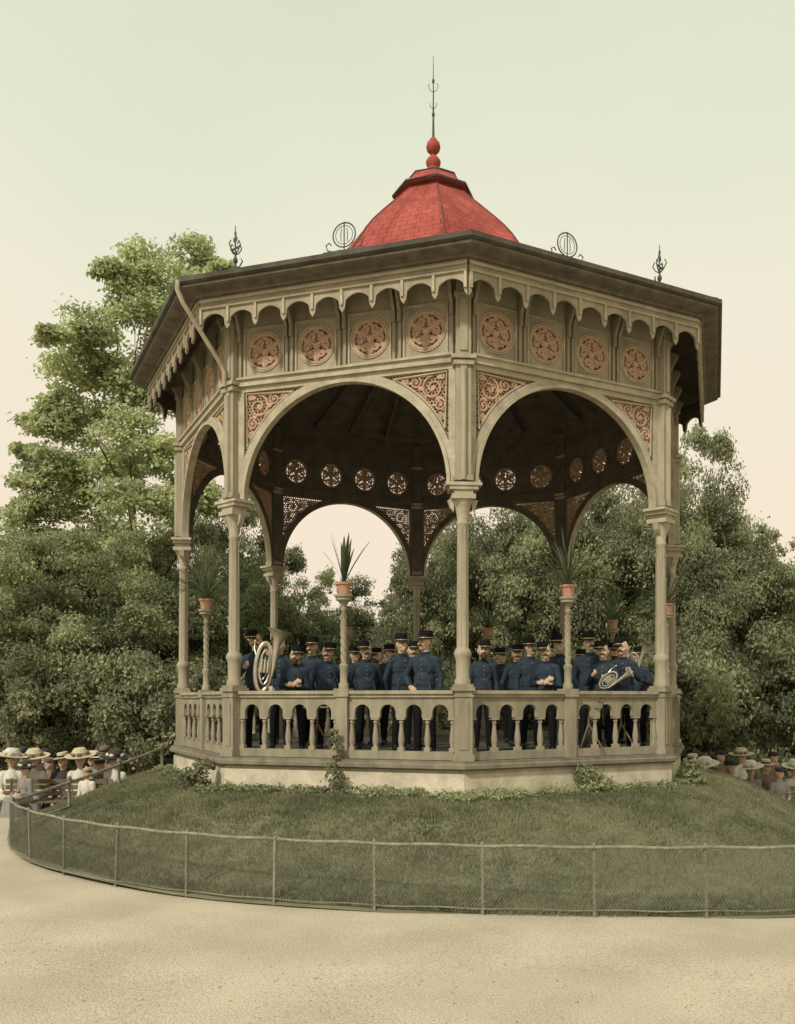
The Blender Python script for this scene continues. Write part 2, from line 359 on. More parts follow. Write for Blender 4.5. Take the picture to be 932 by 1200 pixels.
# ---------------------------------------------------------------- bandstand
R=4.4; PH=rad(5); A=R*math.cos(rad(22.5)); HS=R*math.sin(rad(22.5))
bs=empty('bandstand','octagonal cream wooden bandstand with arches and red cupola on the mound','bandstand')
def octo(name,prof,m,parent=bs,closed=False,smooth=False,n=8):
    bm=bmesh.new(); lathe(bm,prof,n,PH,closed=closed); return build(name,bm,m,parent,smooth)
pl=octo('plinth',[(4.57,.2),(4.57,1.13),(4.54,1.16),(4.54,1.175)],M['stone'])
octo('floor_edge',[(4.60,1.18),(4.65,1.205),(4.65,1.25),(4.62,1.27),(4.62,1.298)],M['floor'])
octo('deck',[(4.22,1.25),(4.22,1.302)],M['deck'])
bmS=bmesh.new(); lathe(bmS,[(.108,2.30),(.108,2.35),(.088,2.39),(.092,2.62),(.105,2.66),(.12,2.70),(.105,2.745),(.078,2.78),(.076,3.4),(.068,4.36),(.083,4.385),(.083,4.41),(.07,4.43)],16)
for j in range(8):
    a=2*PI*j/8+rad(22.5); tube(bmS,[(.073*math.sin(a),.073*math.cos(a),2.8),(.065*math.sin(a),.065*math.cos(a),4.35)],.010,6)
bmP=bmesh.new(); box(bmP,0,0,1.76,.23,.23,.92); box(bmP,0,0,2.24,.29,.29,.05); box(bmP,0,0,2.283,.25,.25,.034); box(bmP,0,0,1.345,.28,.28,.088)
box(bmP,0,-.119,1.76,.13,.012,.62); box(bmP,0,0,2.15,.26,.26,.03)
bmC=bmesh.new(); lathe(bmC,[(.07,4.43),(.076,4.5),(.10,4.6),(.135,4.68),(.14,4.70)],16); box(bmC,0,0,4.73,.31,.31,.06); box(bmC,0,0,4.79,.25,.25,.06); box(bmC,0,0,4.845,.37,.30,.05); box(bmC,0,0,4.89,.47,.34,.04)
for s in (-1,1):
    prism(bmC,[(s*.12,4.55),(s*.165,4.60),(s*.20,4.70),(s*.12,4.70)],-.04,.04)
bmU=bmesh.new(); box(bmU,0,0,6.44,.20,.20,2.86); box(bmU,0,-.104,5.72,.08,.03,1.44)
lathe(bmU,[(.035,4.95),(.035,6.38)],10,c=(0,-.122,0)); 
box(bmU,0,0,4.98,.25,.25,.07); box(bmU,0,0,6.47,.27,.27,.06); box(bmU,0,0,6.54,.32,.32,.05); box(bmU,0,-.105,6.97,.10,.03,.68); box(bmU,0,0,7.36,.25,.25,.05)
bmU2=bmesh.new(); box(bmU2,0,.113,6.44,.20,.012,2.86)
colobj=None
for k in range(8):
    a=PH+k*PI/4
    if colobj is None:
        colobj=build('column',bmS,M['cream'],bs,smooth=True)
        subs=[build('pedestal',bmP,M['olive'],colobj),build('capital',bmC,M['cream2'],colobj),build('pier',bmU,M['cream'],colobj),build('inner_shade_lining',bmU2,M['dark'],colobj)]  # last part is a dark sheet added as interior shade on the pier
        c=colobj
    else:
        c=again(colobj)
        for s in subs: again(s,parent=c)
    c.location=(R*math.sin(a),-R*math.cos(a),0); c.rotation_euler=(0,0,a)
XI=HS-.10
AR=1.49; AZ=4.92
def face_rep(objs):
    root,subs=objs
    for k in range(8):
        a=PH+rad(22.5)+k*PI/4
        if k==0: root.rotation_euler=(0,0,a); continue
        c=again(root); c.rotation_euler=(0,0,a)
        for s in subs: again(s,parent=c)
bm=bmesh.new(); n=40
inn=[(AR*math.cos(PI*i/n),AZ+AR*math.sin(PI*i/n)) for i in range(n+1)]
def clampo(dr,xm,zm): 
    o_=[]
    for i in range(n+1):
        x_=(AR+dr)*math.cos(PI*i/n); z_=AZ+(AR+dr)*math.sin(PI*i/n)
        o_.append((max(-xm,min(xm,x_)),min(z_,zm)))
    return o_
strip(bm,inn,clampo(.12,XI,6.50),-A-.045,-A+.045)
for s in (-1,1): box(bm,s*(XI-.035),-A+.001,5.72,.09,.085,1.56)
box(bm,0,-A,6.465,2*XI,.088,.07)
arch=build('arch',bm,M['cream2'],bs)
subs=[]
bm=bmesh.new()
i2=[((AR-.003)*math.cos(PI*i/n),AZ+(AR-.003)*math.sin(PI*i/n)) for i in range(n+1)]; o2=[((AR+.045)*math.cos(PI*i/n),AZ+(AR+.045)*math.sin(PI*i/n)) for i in range(n+1)]
strip(bm,i2,o2,-A-.075,-A-.02)
subs.append(build('arch_moulding',bm,M['cream2'],arch))
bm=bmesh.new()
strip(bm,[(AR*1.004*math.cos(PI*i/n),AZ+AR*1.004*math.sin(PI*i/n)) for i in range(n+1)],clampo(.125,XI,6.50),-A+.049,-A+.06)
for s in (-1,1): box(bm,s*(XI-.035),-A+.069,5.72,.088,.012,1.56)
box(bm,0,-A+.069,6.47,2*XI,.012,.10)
subs.append(build('arch_shade_lining',bm,M['dark'],arch))  # dark copy of the arch, added to shade its inner side
def spiral(c,r,turns,s0,sg,n=26,r_in=.25):
    return [(c[0]+r*(1-(1-r_in)*i/n)*math.cos(s0+sg*2*PI*turns*i/n),c[1],c[2]+r*(1-(1-r_in)*i/n)*math.sin(s0+sg*2*PI*turns*i/n)) for i in range(n+1)]
for s in (-1,1):
    bm=bmesh.new(); y_=-A-.012
    for (cx_,cz_,q,sg) in ((1.285,6.215,.165,1),(1.04,6.305,.085,-1),(.90,6.34,.05,1),(1.375,5.985,.085,-1),(1.405,5.83,.05,1),(1.15,6.09,.055,1),(1.41,6.36,.045,1)):
        tube(bm,spiral((s*cx_,y_,cz_),q,1.5,rad(90),sg*s,r_in=.2,n=20),.016,6)
        for t in range(3): 
            aa=2*PI*t/3+sg; ell(bm,(s*(cx_+q*.98*math.cos(aa)),y_,cz_+q*.98*math.sin(aa)),(q*.3,.012,q*.22),1)
        ell(bm,(s*cx_,y_,cz_),(q*.24,.014,q*.24),1)
    subs.append(build('spandrel_scrolls',bm,M['pink'],arch,smooth=True))
    bm=bmesh.new()
    arcp=[(s*(1.63)*math.cos(rad(q)),y_-.020,AZ+1.63*math.sin(rad(q))) for q in range(27,65,4)]
    tube(bm,arcp+[(s*1.475,y_-.020,6.405)],.016,5,closed=True)
    subs.append(build('spandrel_frame',bm,M['cream2'],arch))
    bm=bmesh.new(); st=.050
    for iz in range(20):
        zz=6.405-iz*st*.86
        for ix in range(18):
            xx=1.485-ix*st-(st/2 if iz%2 else 0)
            if math.hypot(xx,zz-AZ)>1.60 and xx>.5:
                tube(bm,circ((s*xx,-A+.010,zz),.027,8),.0125,4,closed=True)
    subs.append(build('spandrel_lattice',bm,M['pink'],arch))
face_rep((arch,subs))
# frieze
pw=2*XI/4; Zf0=6.60; Zf1=7.36; cz=6.975; hr=.262
def holed(bm,y0,y1):
    for k in range(4):
        cx_=-XI+pw*(k+.5)
        ci=[(cx_+hr*math.cos(2*PI*i/32+PI/4),cz+hr*math.sin(2*PI*i/32+PI/4)) for i in range(33)]
        sq=[]; hw=pw/2-.001; hh0=cz-Zf0; hh1=Zf1-cz
        for i in range(33):
            t=i/8.0; c_=int(t)%4; f_=t-int(t)
            cor=[(hw,hh1),(-hw,hh1),(-hw,-hh0),(hw,-hh0)]
            p0=cor[c_]; p1=cor[(c_+1)%4]; sq.append((cx_+p0[0]+(p1[0]-p0[0])*f_,cz+p0[1]+(p1[1]-p0[1])*f_))
        strip(bm,ci,sq,y0,y1)
bm=bmesh.new(); holed(bm,-A-.03,-A+.03)
box(bm,0,-A,7.68,2*XI,.062,.639); 
frz=build('frieze',bm,M['cream'],bs); subs=[]
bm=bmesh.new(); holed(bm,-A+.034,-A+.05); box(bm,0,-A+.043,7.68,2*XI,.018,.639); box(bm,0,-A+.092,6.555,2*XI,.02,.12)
subs.append(build('frieze_shade_lining',bm,M['dark'],frz))  # added dark sheet that makes the frieze look shaded from within
bm=bmesh.new(); box(bm,0,-A-.01,6.555,2*XI,.15,.08); box(bm,0,-A-.02,6.602,2*XI,.20,.03); box(bm,0,-A-.03,6.512,2*XI+.0,.12,.02)
subs.append(build('string_course',bm,M['cream2'],frz))
bm=bmesh.new()
box(bm,0,-.045,6.98,.04,.05,.72); box(bm,0,-.065,7.22,.05,.08,.2)
prism_pts=[(-.06,7.18),(-.22,7.50),(-.06,7.56)]
a_=[bm.verts.new((-.022,p[0],p[1])) for p in prism_pts]; b_=[bm.verts.new((.022,p[0],p[1])) for p in prism_pts]
bm.faces.new(a_); bm.faces.new(b_[::-1])
for q in range(3): bm.faces.new((a_[q],b_[q],b_[(q+1)%3],a_[(q+1)%3]))
br=None
for k in range(5):
    for d_ in ((-.04,.04) if 0<k<4 else ((.03,) if k==0 else (-.03,))):
        if br is None: c=br=build('bracket',bm,M['olive'],frz)
        else: c=again(br)
        c.location=(-XI+pw*k+d_,-A,0); subs.append(c)
bm=bmesh.new()
tube(bm,circ((0,0,0),.243,28),.026,6,closed=True)
for q,nn,ph in ((.07,6,.5),(.205,15,.1)):
    for t in range(nn):
        aa=2*PI*t/nn+ph; tube(bm,circ((q*math.cos(aa),.02,q*math.sin(aa)),.030,8),.0115,4,closed=True)
for t in range(3):
    aa=PI/2+2*PI*t/3
    cx_=.128*math.cos(aa); cz_=.128*math.sin(aa)
    for sg in (1,-1):
        px_,pz_=-math.sin(aa)*sg,math.cos(aa)*sg
        c0=(cx_+px_*.054,0,cz_+pz_*.054)
        tube(bm,spiral(c0,.062,1.2,aa+PI+(.5*sg),-sg,16,.3),.018,6)
        ell(bm,c0,(.027,.014,.027),1)
    ell(bm,(.20*math.cos(aa),0,.20*math.sin(aa)),(.045,.014,.04),2)
    bb=aa+PI/3; tube(bm,[(0,0,0),(.10*math.cos(bb),0,.10*math.sin(bb)),(.225*math.cos(bb),0,.225*math.sin(bb))],[.028,.022,.026],6)
    ell(bm,(.165*math.cos(bb),0,.165*math.sin(bb)),(.048,.014,.048),2)
ell(bm,(0,0,0),(.055,.018,.055),2)
med=build('medallion',bm,M['pink'],frz,smooth=True); med.location=(-XI+pw*.5,-A-.018,cz); subs.append(med)
for k in range(1,4):
    c=again(med); c.location=(-XI+pw*(k+.5),-A-.018,cz); c.rotation_euler=(0,0,0); subs.append(c)
bm=bmesh.new(); tube(bm,circ((0,-.035,0),.275,32),.013,6,closed=True)
for (bx,bz,sx_,sz_) in ((0,.335,.62,.022),(0,-.335,.62,.022),(-.299,0,.022,.648),(.299,0,.022,.648)): box(bm,bx,-.04,bz,sx_,.024+(.003 if sx_>.1 else 0),sz_)
pf=None
for k in range(4):
    if pf is None: c=pf=build('panel_frame',bm,M['cream2'],frz)
    else: c=again(pf)
    c.location=(-XI+pw*(k+.5),-A,cz); subs.append(c)
face_rep((frz,subs))
# balustrade
bm=bmesh.new(); w0=.10; w1=HS-.115; pitch=(w1-w0)/4; low=[]; up=[]
for s in (-1,1):
    for q in (range(3,-1,-1) if s<0 else range(4)):
        c_=s*(w0+pitch*(q+.5)); hr_=pitch/2-.072
        low.append((c_-pitch/2+.0005,1.86)); up.append((c_-pitch/2+.0005,2.13))
        low.append((c_-hr_-.0002,1.86)); up.append((c_-hr_-.0002,2.13))
        for i in range(17):
            aa=PI-PI*i/16; low.append((c_+hr_*math.cos(aa),1.925+hr_*math.sin(aa)*1.0)); up.append((c_+hr_*math.cos(aa),2.13))
        low.append((c_+hr_+.0002,1.86)); up.append((c_+hr_+.0002,2.13))
        low.append((c_+pitch/2-.0005,1.86)); up.append((c_+pitch/2-.0005,2.13))
strip(bm,low,up,-A-.03,-A+.03)
bal=build('balustrade',bm,M['olive'],bs); subs=[]
bm=bmesh.new(); box(bm,0,-A,2.155,2*w1,.12,.048); box(bm,0,-A,2.2,2*w1+.02,.18,.045)
subs.append(build('top_rail',bm,M['cream'],bal))
bm=bmesh.new(); box(bm,0,-A,1.36,2*w1,.11,.11)
subs.append(build('bottom_rail',bm,M['olive'],bal))
bm=bmesh.new(); box(bm,0,0,1.44,.085,.08,.05); lathe(bm,[(.034,1.465),(.030,1.475),(.040,1.52),(.044,1.58),(.034,1.66),(.025,1.74),(.024,1.775),(.035,1.795),(.026,1.815),(.032,1.83)],10); box(bm,0,0,1.845,.11,.08,.028)
b0=None
for s in (-1,1):
    for q in range(0,5):
        x_=s*(w0+pitch*q)+ (s*.02 if q==0 else (-s*.02 if q==4 else 0))
        if b0 is None: c=b0=build('baluster',bm,M['cream'],bal,smooth=True)
        else: c=again(b0)
        c.location=(x_,-A,0); subs.append(c)
face_rep((bal,subs))
bm=bmesh.new(); box(bm,0,-A,1.72,.17,.17,.84); box(bm,0,-A,2.195,.215,.215,.11)
lathe(bm,[(.07,2.25),(.07,2.31),(.05,2.34),(.05,2.5),(.062,2.54),(.062,2.57),(.036,2.6),(.032,2.95),(.028,3.30),(.043,3.32),(.043,3.34),(.034,3.36),(.046,3.40),(.075,3.44),(.108,3.455),(.108,3.49),(.128,3.50),(.128,3.53)],16,c=(0,-A,0))
for j in range(4): tube(bm,[(.035*math.sin(j*PI/2+q*.45),-A+.035*math.cos(j*PI/2+q*.45),2.61+.03*q) for q in range(23)],.012,5)
ps=build('plant_stand',bm,M['olive'],bs,smooth=True)
face_rep((ps,[]))
# valance
RV=4.98; AV=RV*math.cos(rad(22.5)); HV=RV*math.sin(rad(22.5))
bm=bmesh.new(); nb_=9; low=[];up=[]
for i in range(nb_*24+1):
    x_=-HV+.01+(2*HV-.02)*i/(nb_*24); t=(i/24.0)%1.0
    s_=abs(math.sin(PI*t)); z_=7.185+.175*s_**.55
    if t<.085 or t>.915: z_=7.13+.6*min(t,1-t)
    low.append((x_,z_)); up.append((x_,7.60))
strip(bm,low,up,-AV-.012,-AV+.012)
val=build('valance',bm,M['cream'],bs); subs=[]
bm=bmesh.new(); box(bm,0,-AV-.02,7.44,2*HV-.04,.045,.03); box(bm,0,-AV-.015,7.53,2*HV-.02,.05,.035)
for k in range(nb_+1):
    x_=-HV+.03+(2*HV-.06)*k/nb_; box(bm,x_,-AV-.02,7.325,.035,.035,.21)
subs.append(build('valance_moulding',bm,M['cream2'],val))
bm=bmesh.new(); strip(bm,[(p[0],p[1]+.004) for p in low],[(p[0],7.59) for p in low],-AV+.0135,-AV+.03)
subs.append(build('valance_shade_lining',bm,M['dark'],val))  # dark sheet added as shade on the valance's inner side
face_rep((val,subs))
# roof
SLP=.475
def rz_(r): return 7.77+(5.26-r)*SLP
octo('eaves',[(5.30,7.68),(5.335,7.70),(5.335,7.76),(5.26,7.78),(1.9,rz_(1.9)+.01),(1.9,rz_(1.9)-.12),(5.2,7.675)],M['slate'],closed=True)
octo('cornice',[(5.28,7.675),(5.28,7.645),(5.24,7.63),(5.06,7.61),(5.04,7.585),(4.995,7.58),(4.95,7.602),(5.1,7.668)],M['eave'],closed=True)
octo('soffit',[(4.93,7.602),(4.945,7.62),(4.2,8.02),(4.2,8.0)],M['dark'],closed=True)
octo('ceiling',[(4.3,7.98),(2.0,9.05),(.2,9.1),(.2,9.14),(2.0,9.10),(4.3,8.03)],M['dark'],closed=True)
bm=bmesh.new()
for k in range(8):
    a=PH+k*PI/4; tube(bm,[(r_*math.sin(a),-r_*math.cos(a),rz_(r_)+.0) for r_ in (5.26,4,2.5,1.95)],.035,6)
build('ridge_caps',bm,M['slate'],bs)
rf=None
bm=bmesh.new(); tube(bm,[(0,-3.95,7.93),(0,-1.8,8.92)],.05,4)
for k in range(8):
    for q in (-12,0,12):
        if rf is None: c=rf=build('rafter',bm,M['dark'],bs)
        else: c=again(rf)
        c.rotation_euler=(0,0,PH+k*PI/4+rad(22.5)+rad(q))
prof=[(2.16,rz_(2.16)-.02),(2.12,rz_(2.12)+.06),(1.92,9.60),(1.72,9.90),(1.55,10.11),(1.34,10.33),(1.10,10.57),(.88,10.79),(.72,10.95),(.64,11.03)]
dome=octo('cupola',prof,M['red'])
for k in range(8):
    for q in range(3):
        bm=bmesh.new(); a=PH+k*PI/4
        pts=[]
        for (r_,z_) in prof[1:]:
            v0=Vector((r_*math.sin(a),-r_*math.cos(a),z_)); v1=Vector((r_*math.sin(a+PI/4),-r_*math.cos(a+PI/4),z_)); pts.append(v0.lerp(v1,q/3))
        tube(bm,pts,.018 if q==0 else .008,5)
        build('seam',bm,M['redk'] if q==0 else M['red'],dome)
lan=octo('lantern',[(.60,10.98),(.60,11.12)],M['redk'])
octo('lantern_roof',[(.70,11.09),(.72,11.11),(.70,11.15),(.58,11.24),(.49,11.35),(.46,11.40),(.31,11.44),(.20,11.51),(.12,11.60),(.09,11.68)],M['red'],lan)
bm=bmesh.new(); tube(bm,[(.72*math.sin(PH+k*PI/4),-.72*math.cos(PH+k*PI/4),11.12) for k in range(8)],.028,6,closed=True); tube(bm,[(.47*math.sin(PH+k*PI/4),-.47*math.cos(PH+k*PI/4),11.39) for k in range(8)],.022,6,closed=True)
build('lantern_edge',bm,M['iron'],lan)
bm=bmesh.new(); lathe(bm,[(.09,11.66),(.13,11.72),(.135,11.77),(.09,11.84),(.045,11.87),(.04,11.91),(.08,11.93),(.115,11.97),(.13,12.03),(.115,12.10),(.07,12.15),(.06,12.18),(.03,12.2)],16)
fb=build('finial_ball',bm,M['red'],bs,smooth=True)
bm=bmesh.new(); tube(bm,[(0,0,12.18),(0,0,12.8),(0,0,13.68)],[.024,.013,.004],8); ell(bm,(0,0,12.62),(.03,.03,.045),2); ell(bm,(0,0,13.22),(.025,.025,.05),2)
for s in (-1,1):
    tube(bm,[(0,0,13.02),(s*.06,0,13.06),(s*.09,0,13.14),(s*.06,0,13.18)],.006,5); tube(bm,[(0,s*.0,12.72),(s*.05,0,12.76),(s*.065,0,12.83)],.006,5)
build('spire',bm,M['iron'],fb)
bm=bmesh.new()
tube(bm,[(0,0,-.08),(0,0,.3),(0,0,.62)],[.02,.013,.005],6); ell(bm,(0,0,.12),(.035,.035,.05),2); ell(bm,(0,0,.5),(.018,.018,.045),1)
for s in (-1,1):
    tube(bm,[(0,0,.2),(s*.06,0,.24),(s*.11,0,.32),(s*.08,0,.38),(s*.05,0,.34)],.009,5); ell(bm,(s*.055,0,.29),(.04,.01,.025),1)
    tube(bm,[(0,0,.02),(s*.09,0,.0),(s*.16,0,.06),(s*.13,0,.1)],.010,5)
    ell(bm,(s*.03,0,.42),(.02,.008,.045),1)
    tube(bm,[(0,0,.2),(0,s*.06,.24),(0,s*.11,.32),(0,s*.08,.38)],.009,5)
cf=None
for k in range(1,8):
    a=PH+k*PI/4
    if cf is None: c=cf=build('corner_finial',bm,M['iron'],bs)
    else: c=again(cf)
    c.location=(4.38*math.sin(a),-4.38*math.cos(a),rz_(4.38)+.04); c.rotation_euler=(0,0,a)
bm=bmesh.new(); tube(bm,circ((0,0,.24),.165,24),.010,6,closed=True); tube(bm,circ((0,0,.24),.125,20),.005,5,closed=True)
tube(bm,[(0,0,.05),(0,0,.42)],.009,5); tube(bm,[(-.045,0,.15),(-.05,0,.24),(-.04,0,.33)],.006,5); tube(bm,[(.045,0,.15),(.05,0,.24),(.04,0,.33)],.006,5)
for s in (-1,1):
    tube(bm,[(s*.05,0,.04),(s*.16,0,.03),(s*.25,0,.06),(s*.27,0,.13),(s*.22,0,.16),(s*.19,0,.12)],.009,5); tube(bm,[(s*.05,0,.04),(s*.3,0,.02)],.010,5)
box(bm,0,0,.02,.62,.03,.03)
cr_=build('roof_crest',bm,M['iron'],bs)
for v in cr_.data.vertices: v.co.y-=4.05; v.co.z+=rz_(4.38)+.02
face_rep((cr_,[]))
aL=PH-PI/4; er=Vector((math.sin(aL),-math.cos(aL),0))
bm=bmesh.new(); tube(bm,[er*5.33+Vector((0,0,7.72)),er*5.34+Vector((0,0,7.60)),er*5.25+Vector((0,0,7.45)),er*4.63+Vector((0,0,6.80)),er*4.57+Vector((0,0,6.7)),er*4.57+Vector((0,0,6.5))],.032,8)
build('drainpipe',bm,M['cream2'],bs,smooth=True)
sa=PH+rad(22.5)-3*PI/4
Mx=Matrix.Rotation(sa,4,'Z')
for i in range(3):
    bm=bmesh.new(); box(bm,0,-A-.45-.3*i,.95-.17*i-.25,1.5,.31,.5,Mx); build('step',bm,M['stone'],bs)

# ---------------------------------------------------------------- potted plants on the stands
def agave(seed,lab,loc,n=16,L0=.55,lowel=.9,wid=.028,dr=.4):
    r_=random.Random(seed); t=empty('potted_plant',lab,'potted plant',loc,group='potted plants on the stands of the bandstand')
    bm=bmesh.new(); lathe(bm,[(.075,0),(.10,.13),(.115,.135),(.118,.165),(.10,.165),(.09,.13)],16); build('pot',bm,M['terra'],t,smooth=True)
    bm=bmesh.new()
    for i in range(n):
        az=2*PI*i/n*2.4+r_.uniform(-.3,.3); el=r_.uniform(lowel,1.5) if i%4 else r_.uniform(lowel-.2,lowel); L=L0*r_.uniform(.6,1.15); droop=r_.uniform(.1,1)*dr*(1.75-el)
        pts=[];K=8
        for k in range(K+1):
            s=k/K
            rad_=L*s*math.cos(el)*(1+.35*s); zz=.14+L*(s*math.sin(el)-droop*s*s)
            pts.append(Vector((rad_*math.cos(az),rad_*math.sin(az),zz)))
        side=Vector((-math.sin(az),math.cos(az),0))
        side=(side+Vector((r_.uniform(-.6,.6),r_.uniform(-.6,.6),0))).normalized()
        rows=[]
        for k,p in enumerate(pts):
            q=k/K; w_=wid*(.55+1.6*q)*(1-q**2.2)+.002; w_=min(w_,wid); rows.append((bm.verts.new(p-side*w_),bm.verts.new(p+Vector((0,0,-.008))),bm.verts.new(p+side*w_)))
        for k in range(K):
            for j in range(2): bm.faces.new((rows[k][j],rows[k][j+1],rows[k+1][j+1],rows[k+1][j]))
    build('leaves',bm,M['agave'],t,recalc=False); return t
pl_lab={0:('spiky potted plant on the stand right of the front corner column',64,.78,.75,.011,.75),7:('spiky potted plant in terracotta pot on the stand left of the front column',16,.68,1.32,.026,.15),
 6:('spiky potted plant on the stand beyond the left corner column',80,1.0,.8,.011,.75),1:('spiky potted plant on the stand just behind the right corner column',60,.8,.6,.012,.7),
 2:('spiky potted plant seen over the musicians near the right corner column',56,.8,.7,.014,.6),3:('spiky potted plant on the rear stand just right of the front column',60,.9,.7,.015,.6),
 4:('rear spiky potted plant hidden behind the left front stand',26,.5,.9,.015,.5),5:('rear spiky potted plant beside the left corner column',26,.6,.8,.015,.5)}
for k,(lab,n_,L_,le,wd_,dr_) in pl_lab.items():
    a=PH+rad(22.5)+k*PI/4; agave(k,lab,(A*math.sin(a),-A*math.cos(a),3.53),n_,L_,le,wd_,dr_)

# ---------------------------------------------------------------- people
def hand(bm,wr,d,side,curl):
    wr=Vector(wr); d=Vector(d).normalized(); side=Vector(side); side=(side-d*side.dot(d)).normalized(); pn=d.cross(side).normalized()
    capsule(bm,wr,wr+d*.07,.027,.031,8); capsule(bm,wr+d*.02+side*.012,wr+d*.07+side*.022,.022,.02,8); capsule(bm,wr+d*.02-side*.012,wr+d*.07-side*.022,.022,.018,8)
    for i,L in enumerate((.062,.072,.067,.05)):
        b=wr+d*.085+side*(.028-.0185*i); k=b+d*L*.5+pn*L*.15*curl; capsule(bm,b,k,.0095,.009,6); capsule(bm,k,k+(d*(1-.7*curl)+pn*curl)*L*.5,.009,.0075,6)
    b=wr+d*.025+side*.03; capsule(bm,b,b+(d*.6+side*.6)*.045,.012,.011,6); k=b+(d*.6+side*.6)*.045; capsule(bm,k,k+(d+pn*.4*curl)*.03,.011,.009,6)
HK=1.08
def hs(v): return Vector((v.x*HK,v.y*HK,1.49+(v.z-1.49)*HK))
def head(bm,turn=0,beard=0):
    n0=len(bm.verts)
    ell(bm,(0,.005,1.61),(.076,.095,.112)); ell(bm,(0,-.022,1.55),(.056,.068,.062)); ell(bm,(0,-.07,1.515),(.024,.022,.02),2)
    capsule(bm,(0,-.088,1.622),(0,-.112,1.582),.008,.014,8); ell(bm,(0,-.084,1.545),(.027,.014,.009),2)
    capsule(bm,(-.045,-.078,1.64),(.045,-.078,1.64),.010,.010,6)
    for s in (-1,1): ell(bm,(s*.077,.008,1.595),(.011,.02,.032),2); ell(bm,(s*.042,-.06,1.575),(.024,.025,.024),2)
    if beard: ell(bm,(0,-.06,1.505),(.05,.045,.05),2)
    bm.verts.ensure_lookup_table()
    R_=Matrix.Rotation(turn,3,'Z')
    for v in bm.verts[n0:]: v.co=R_@hs(v.co)
    capsule(bm,(0,.012,1.40),(0,.006,1.53),.06,.054,12)
def remesh(name,bm,voxel,mats,cls):
    o=build('tmp',bm,None,smooth=False)
    md=o.modifiers.new('r','REMESH'); md.mode='VOXEL'; md.voxel_size=voxel; md.use_smooth_shade=True
    sm=o.modifiers.new('s','SMOOTH'); sm.factor=.5; sm.iterations=2
    dg=bpy.context.evaluated_depsgraph_get(); dg.update()
    me=bpy.data.meshes.new_from_object(o.evaluated_get(dg)); me.name=name
    bpy.data.objects.remove(o)
    me.materials.clear()
    for m_ in mats: me.materials.append(m_)
    idx=[cls(p.center) for p in me.polygons]; me.polygons.foreach_set('material_index',idx); me.polygons.foreach_set('use_smooth',[True]*len(idx)); me.update()
    return me
def bandsman_mesh(pose,turn=0,beard=0):
    bm=bmesh.new(); head(bm,turn,beard)
    ell(bm,(0,.0,1.26),(.165,.118,.18)); capsule(bm,(-.115,.005,1.36),(.115,.005,1.36),.062,.062,12); ell(bm,(0,-.005,1.08),(.157,.122,.18))
    capsule(bm,(-.06,.01,1.40),(.06,.01,1.40),.055,.055)
    lathe(bm,[(.15,1.12),(.16,1.0),(.165,.94),(.182,.82),(.16,.81)],20,sy=.80)
    for s in (-1,1):
        capsule(bm,(s*.05,.01,1.41),(s*.15,.01,1.37),.045,.05,10)
        capsule(bm,(s*.088,0,.88),(s*.1,-.015,.49),.092,.064,12); capsule(bm,(s*.1,-.015,.49),(s*.108,.02,.10),.064,.05,12)
        capsule(bm,(s*.108,.035,.045),(s*.125,-.13,.035),.043,.038,10)
    for q in (-.09,-.03,.05,.10): capsule(bm,(q,-.10,1.0+abs(q)),(q*1.4,-.122,.84),.014,.02,6)
    for q in (-1,1): capsule(bm,(q*.06,-.108,1.12),(q*.11,-.09,1.22),.010,.012,6)
    H=[]
    arms={'rest':(((.222,.03,1.09),(.222,-.05,.85)),)*2,
          'play':(((.245,-.02,1.12),(.12,-.22,1.24)),((.245,-.04,1.12),(.10,-.25,1.18))),
          'low':(((.238,.03,1.09),(.10,-.20,1.02)),((.23,.03,1.09),(.07,-.22,1.0))),
          'hip':(((.30,.06,1.12),(.19,-.04,.97)),((.222,.03,1.09),(.222,-.05,.85))),
          'cross':(((.225,-.04,1.10),(-.02,-.17,1.16)),((.225,-.05,1.08),(-.01,-.20,1.11))),
          'back':(((.238,.08,1.10),(.16,.16,.92)),((.238,.08,1.10),(.15,.17,.90))),
          'one':(((.222,.04,1.09),(.222,-.05,.85)),((.245,-.02,1.12),(.12,-.22,1.22)))}[pose]
    for s,(el_,wr_) in zip((-1,1),arms):
        E=(s*el_[0],el_[1],el_[2]); W_=(s*wr_[0],wr_[1],wr_[2])
        capsule(bm,(s*.172,.005,1.35),E,.055,.046,12); capsule(bm,E,W_,.047,.036,12)
        d=(Vector(W_)-Vector(E)).normalized(); sd_=Vector((0,-1,0)) if abs(d.z)>.7 else Vector((0,0,1))
        hand(bm,W_,d,sd_,.6); H.append(Vector(W_)+d*.075)
    Ri=Matrix.Rotation(-turn,3,'Z')
    def cls(c):
        if c.z>1.455:
            k=Ri@c
            if c.z>1.545 and k.y>.03: return 1
            if beard and c.z<1.54 and k.y<-.035: return 1
            return 0
        if beard and c.z>1.44 and (Ri@c).y<-.085: return 1
        for h in H:
            if (c-h).length<.088: return 0
        if c.z<.10: return 3
        if c.z<.825: return 4
        return 2
    return remesh('person_body',bm,.0125,[M['skin'],M['hair'],M['tunic'],M['black'],M['trouser']],cls)
BM={}
def body(pose,turn,beard):
    k=(pose,turn,beard)
    if k not in BM: BM[k]=bandsman_mesh(pose,turn,beard)
    return BM[k]
def hscale(bm):
    for v in bm.verts: v.co=hs(v.co)
bm=bmesh.new(); lathe(bm,[(.086,1.652),(.088,1.665),(.084,1.70),(.080,1.745),(.074,1.758),(.02,1.762)],20,sy=1.2); hscale(bm); capm=build('cap',bm,M['trouser'],smooth=True)
bm=bmesh.new(); lathe(bm,[(.0895,1.658),(.0905,1.66),(.0895,1.668),(.088,1.668)],20,sy=1.2,cap=False); hscale(bm); bandm=build('cap_band',bm,M['brass'])
bm=bmesh.new(); rows=[]
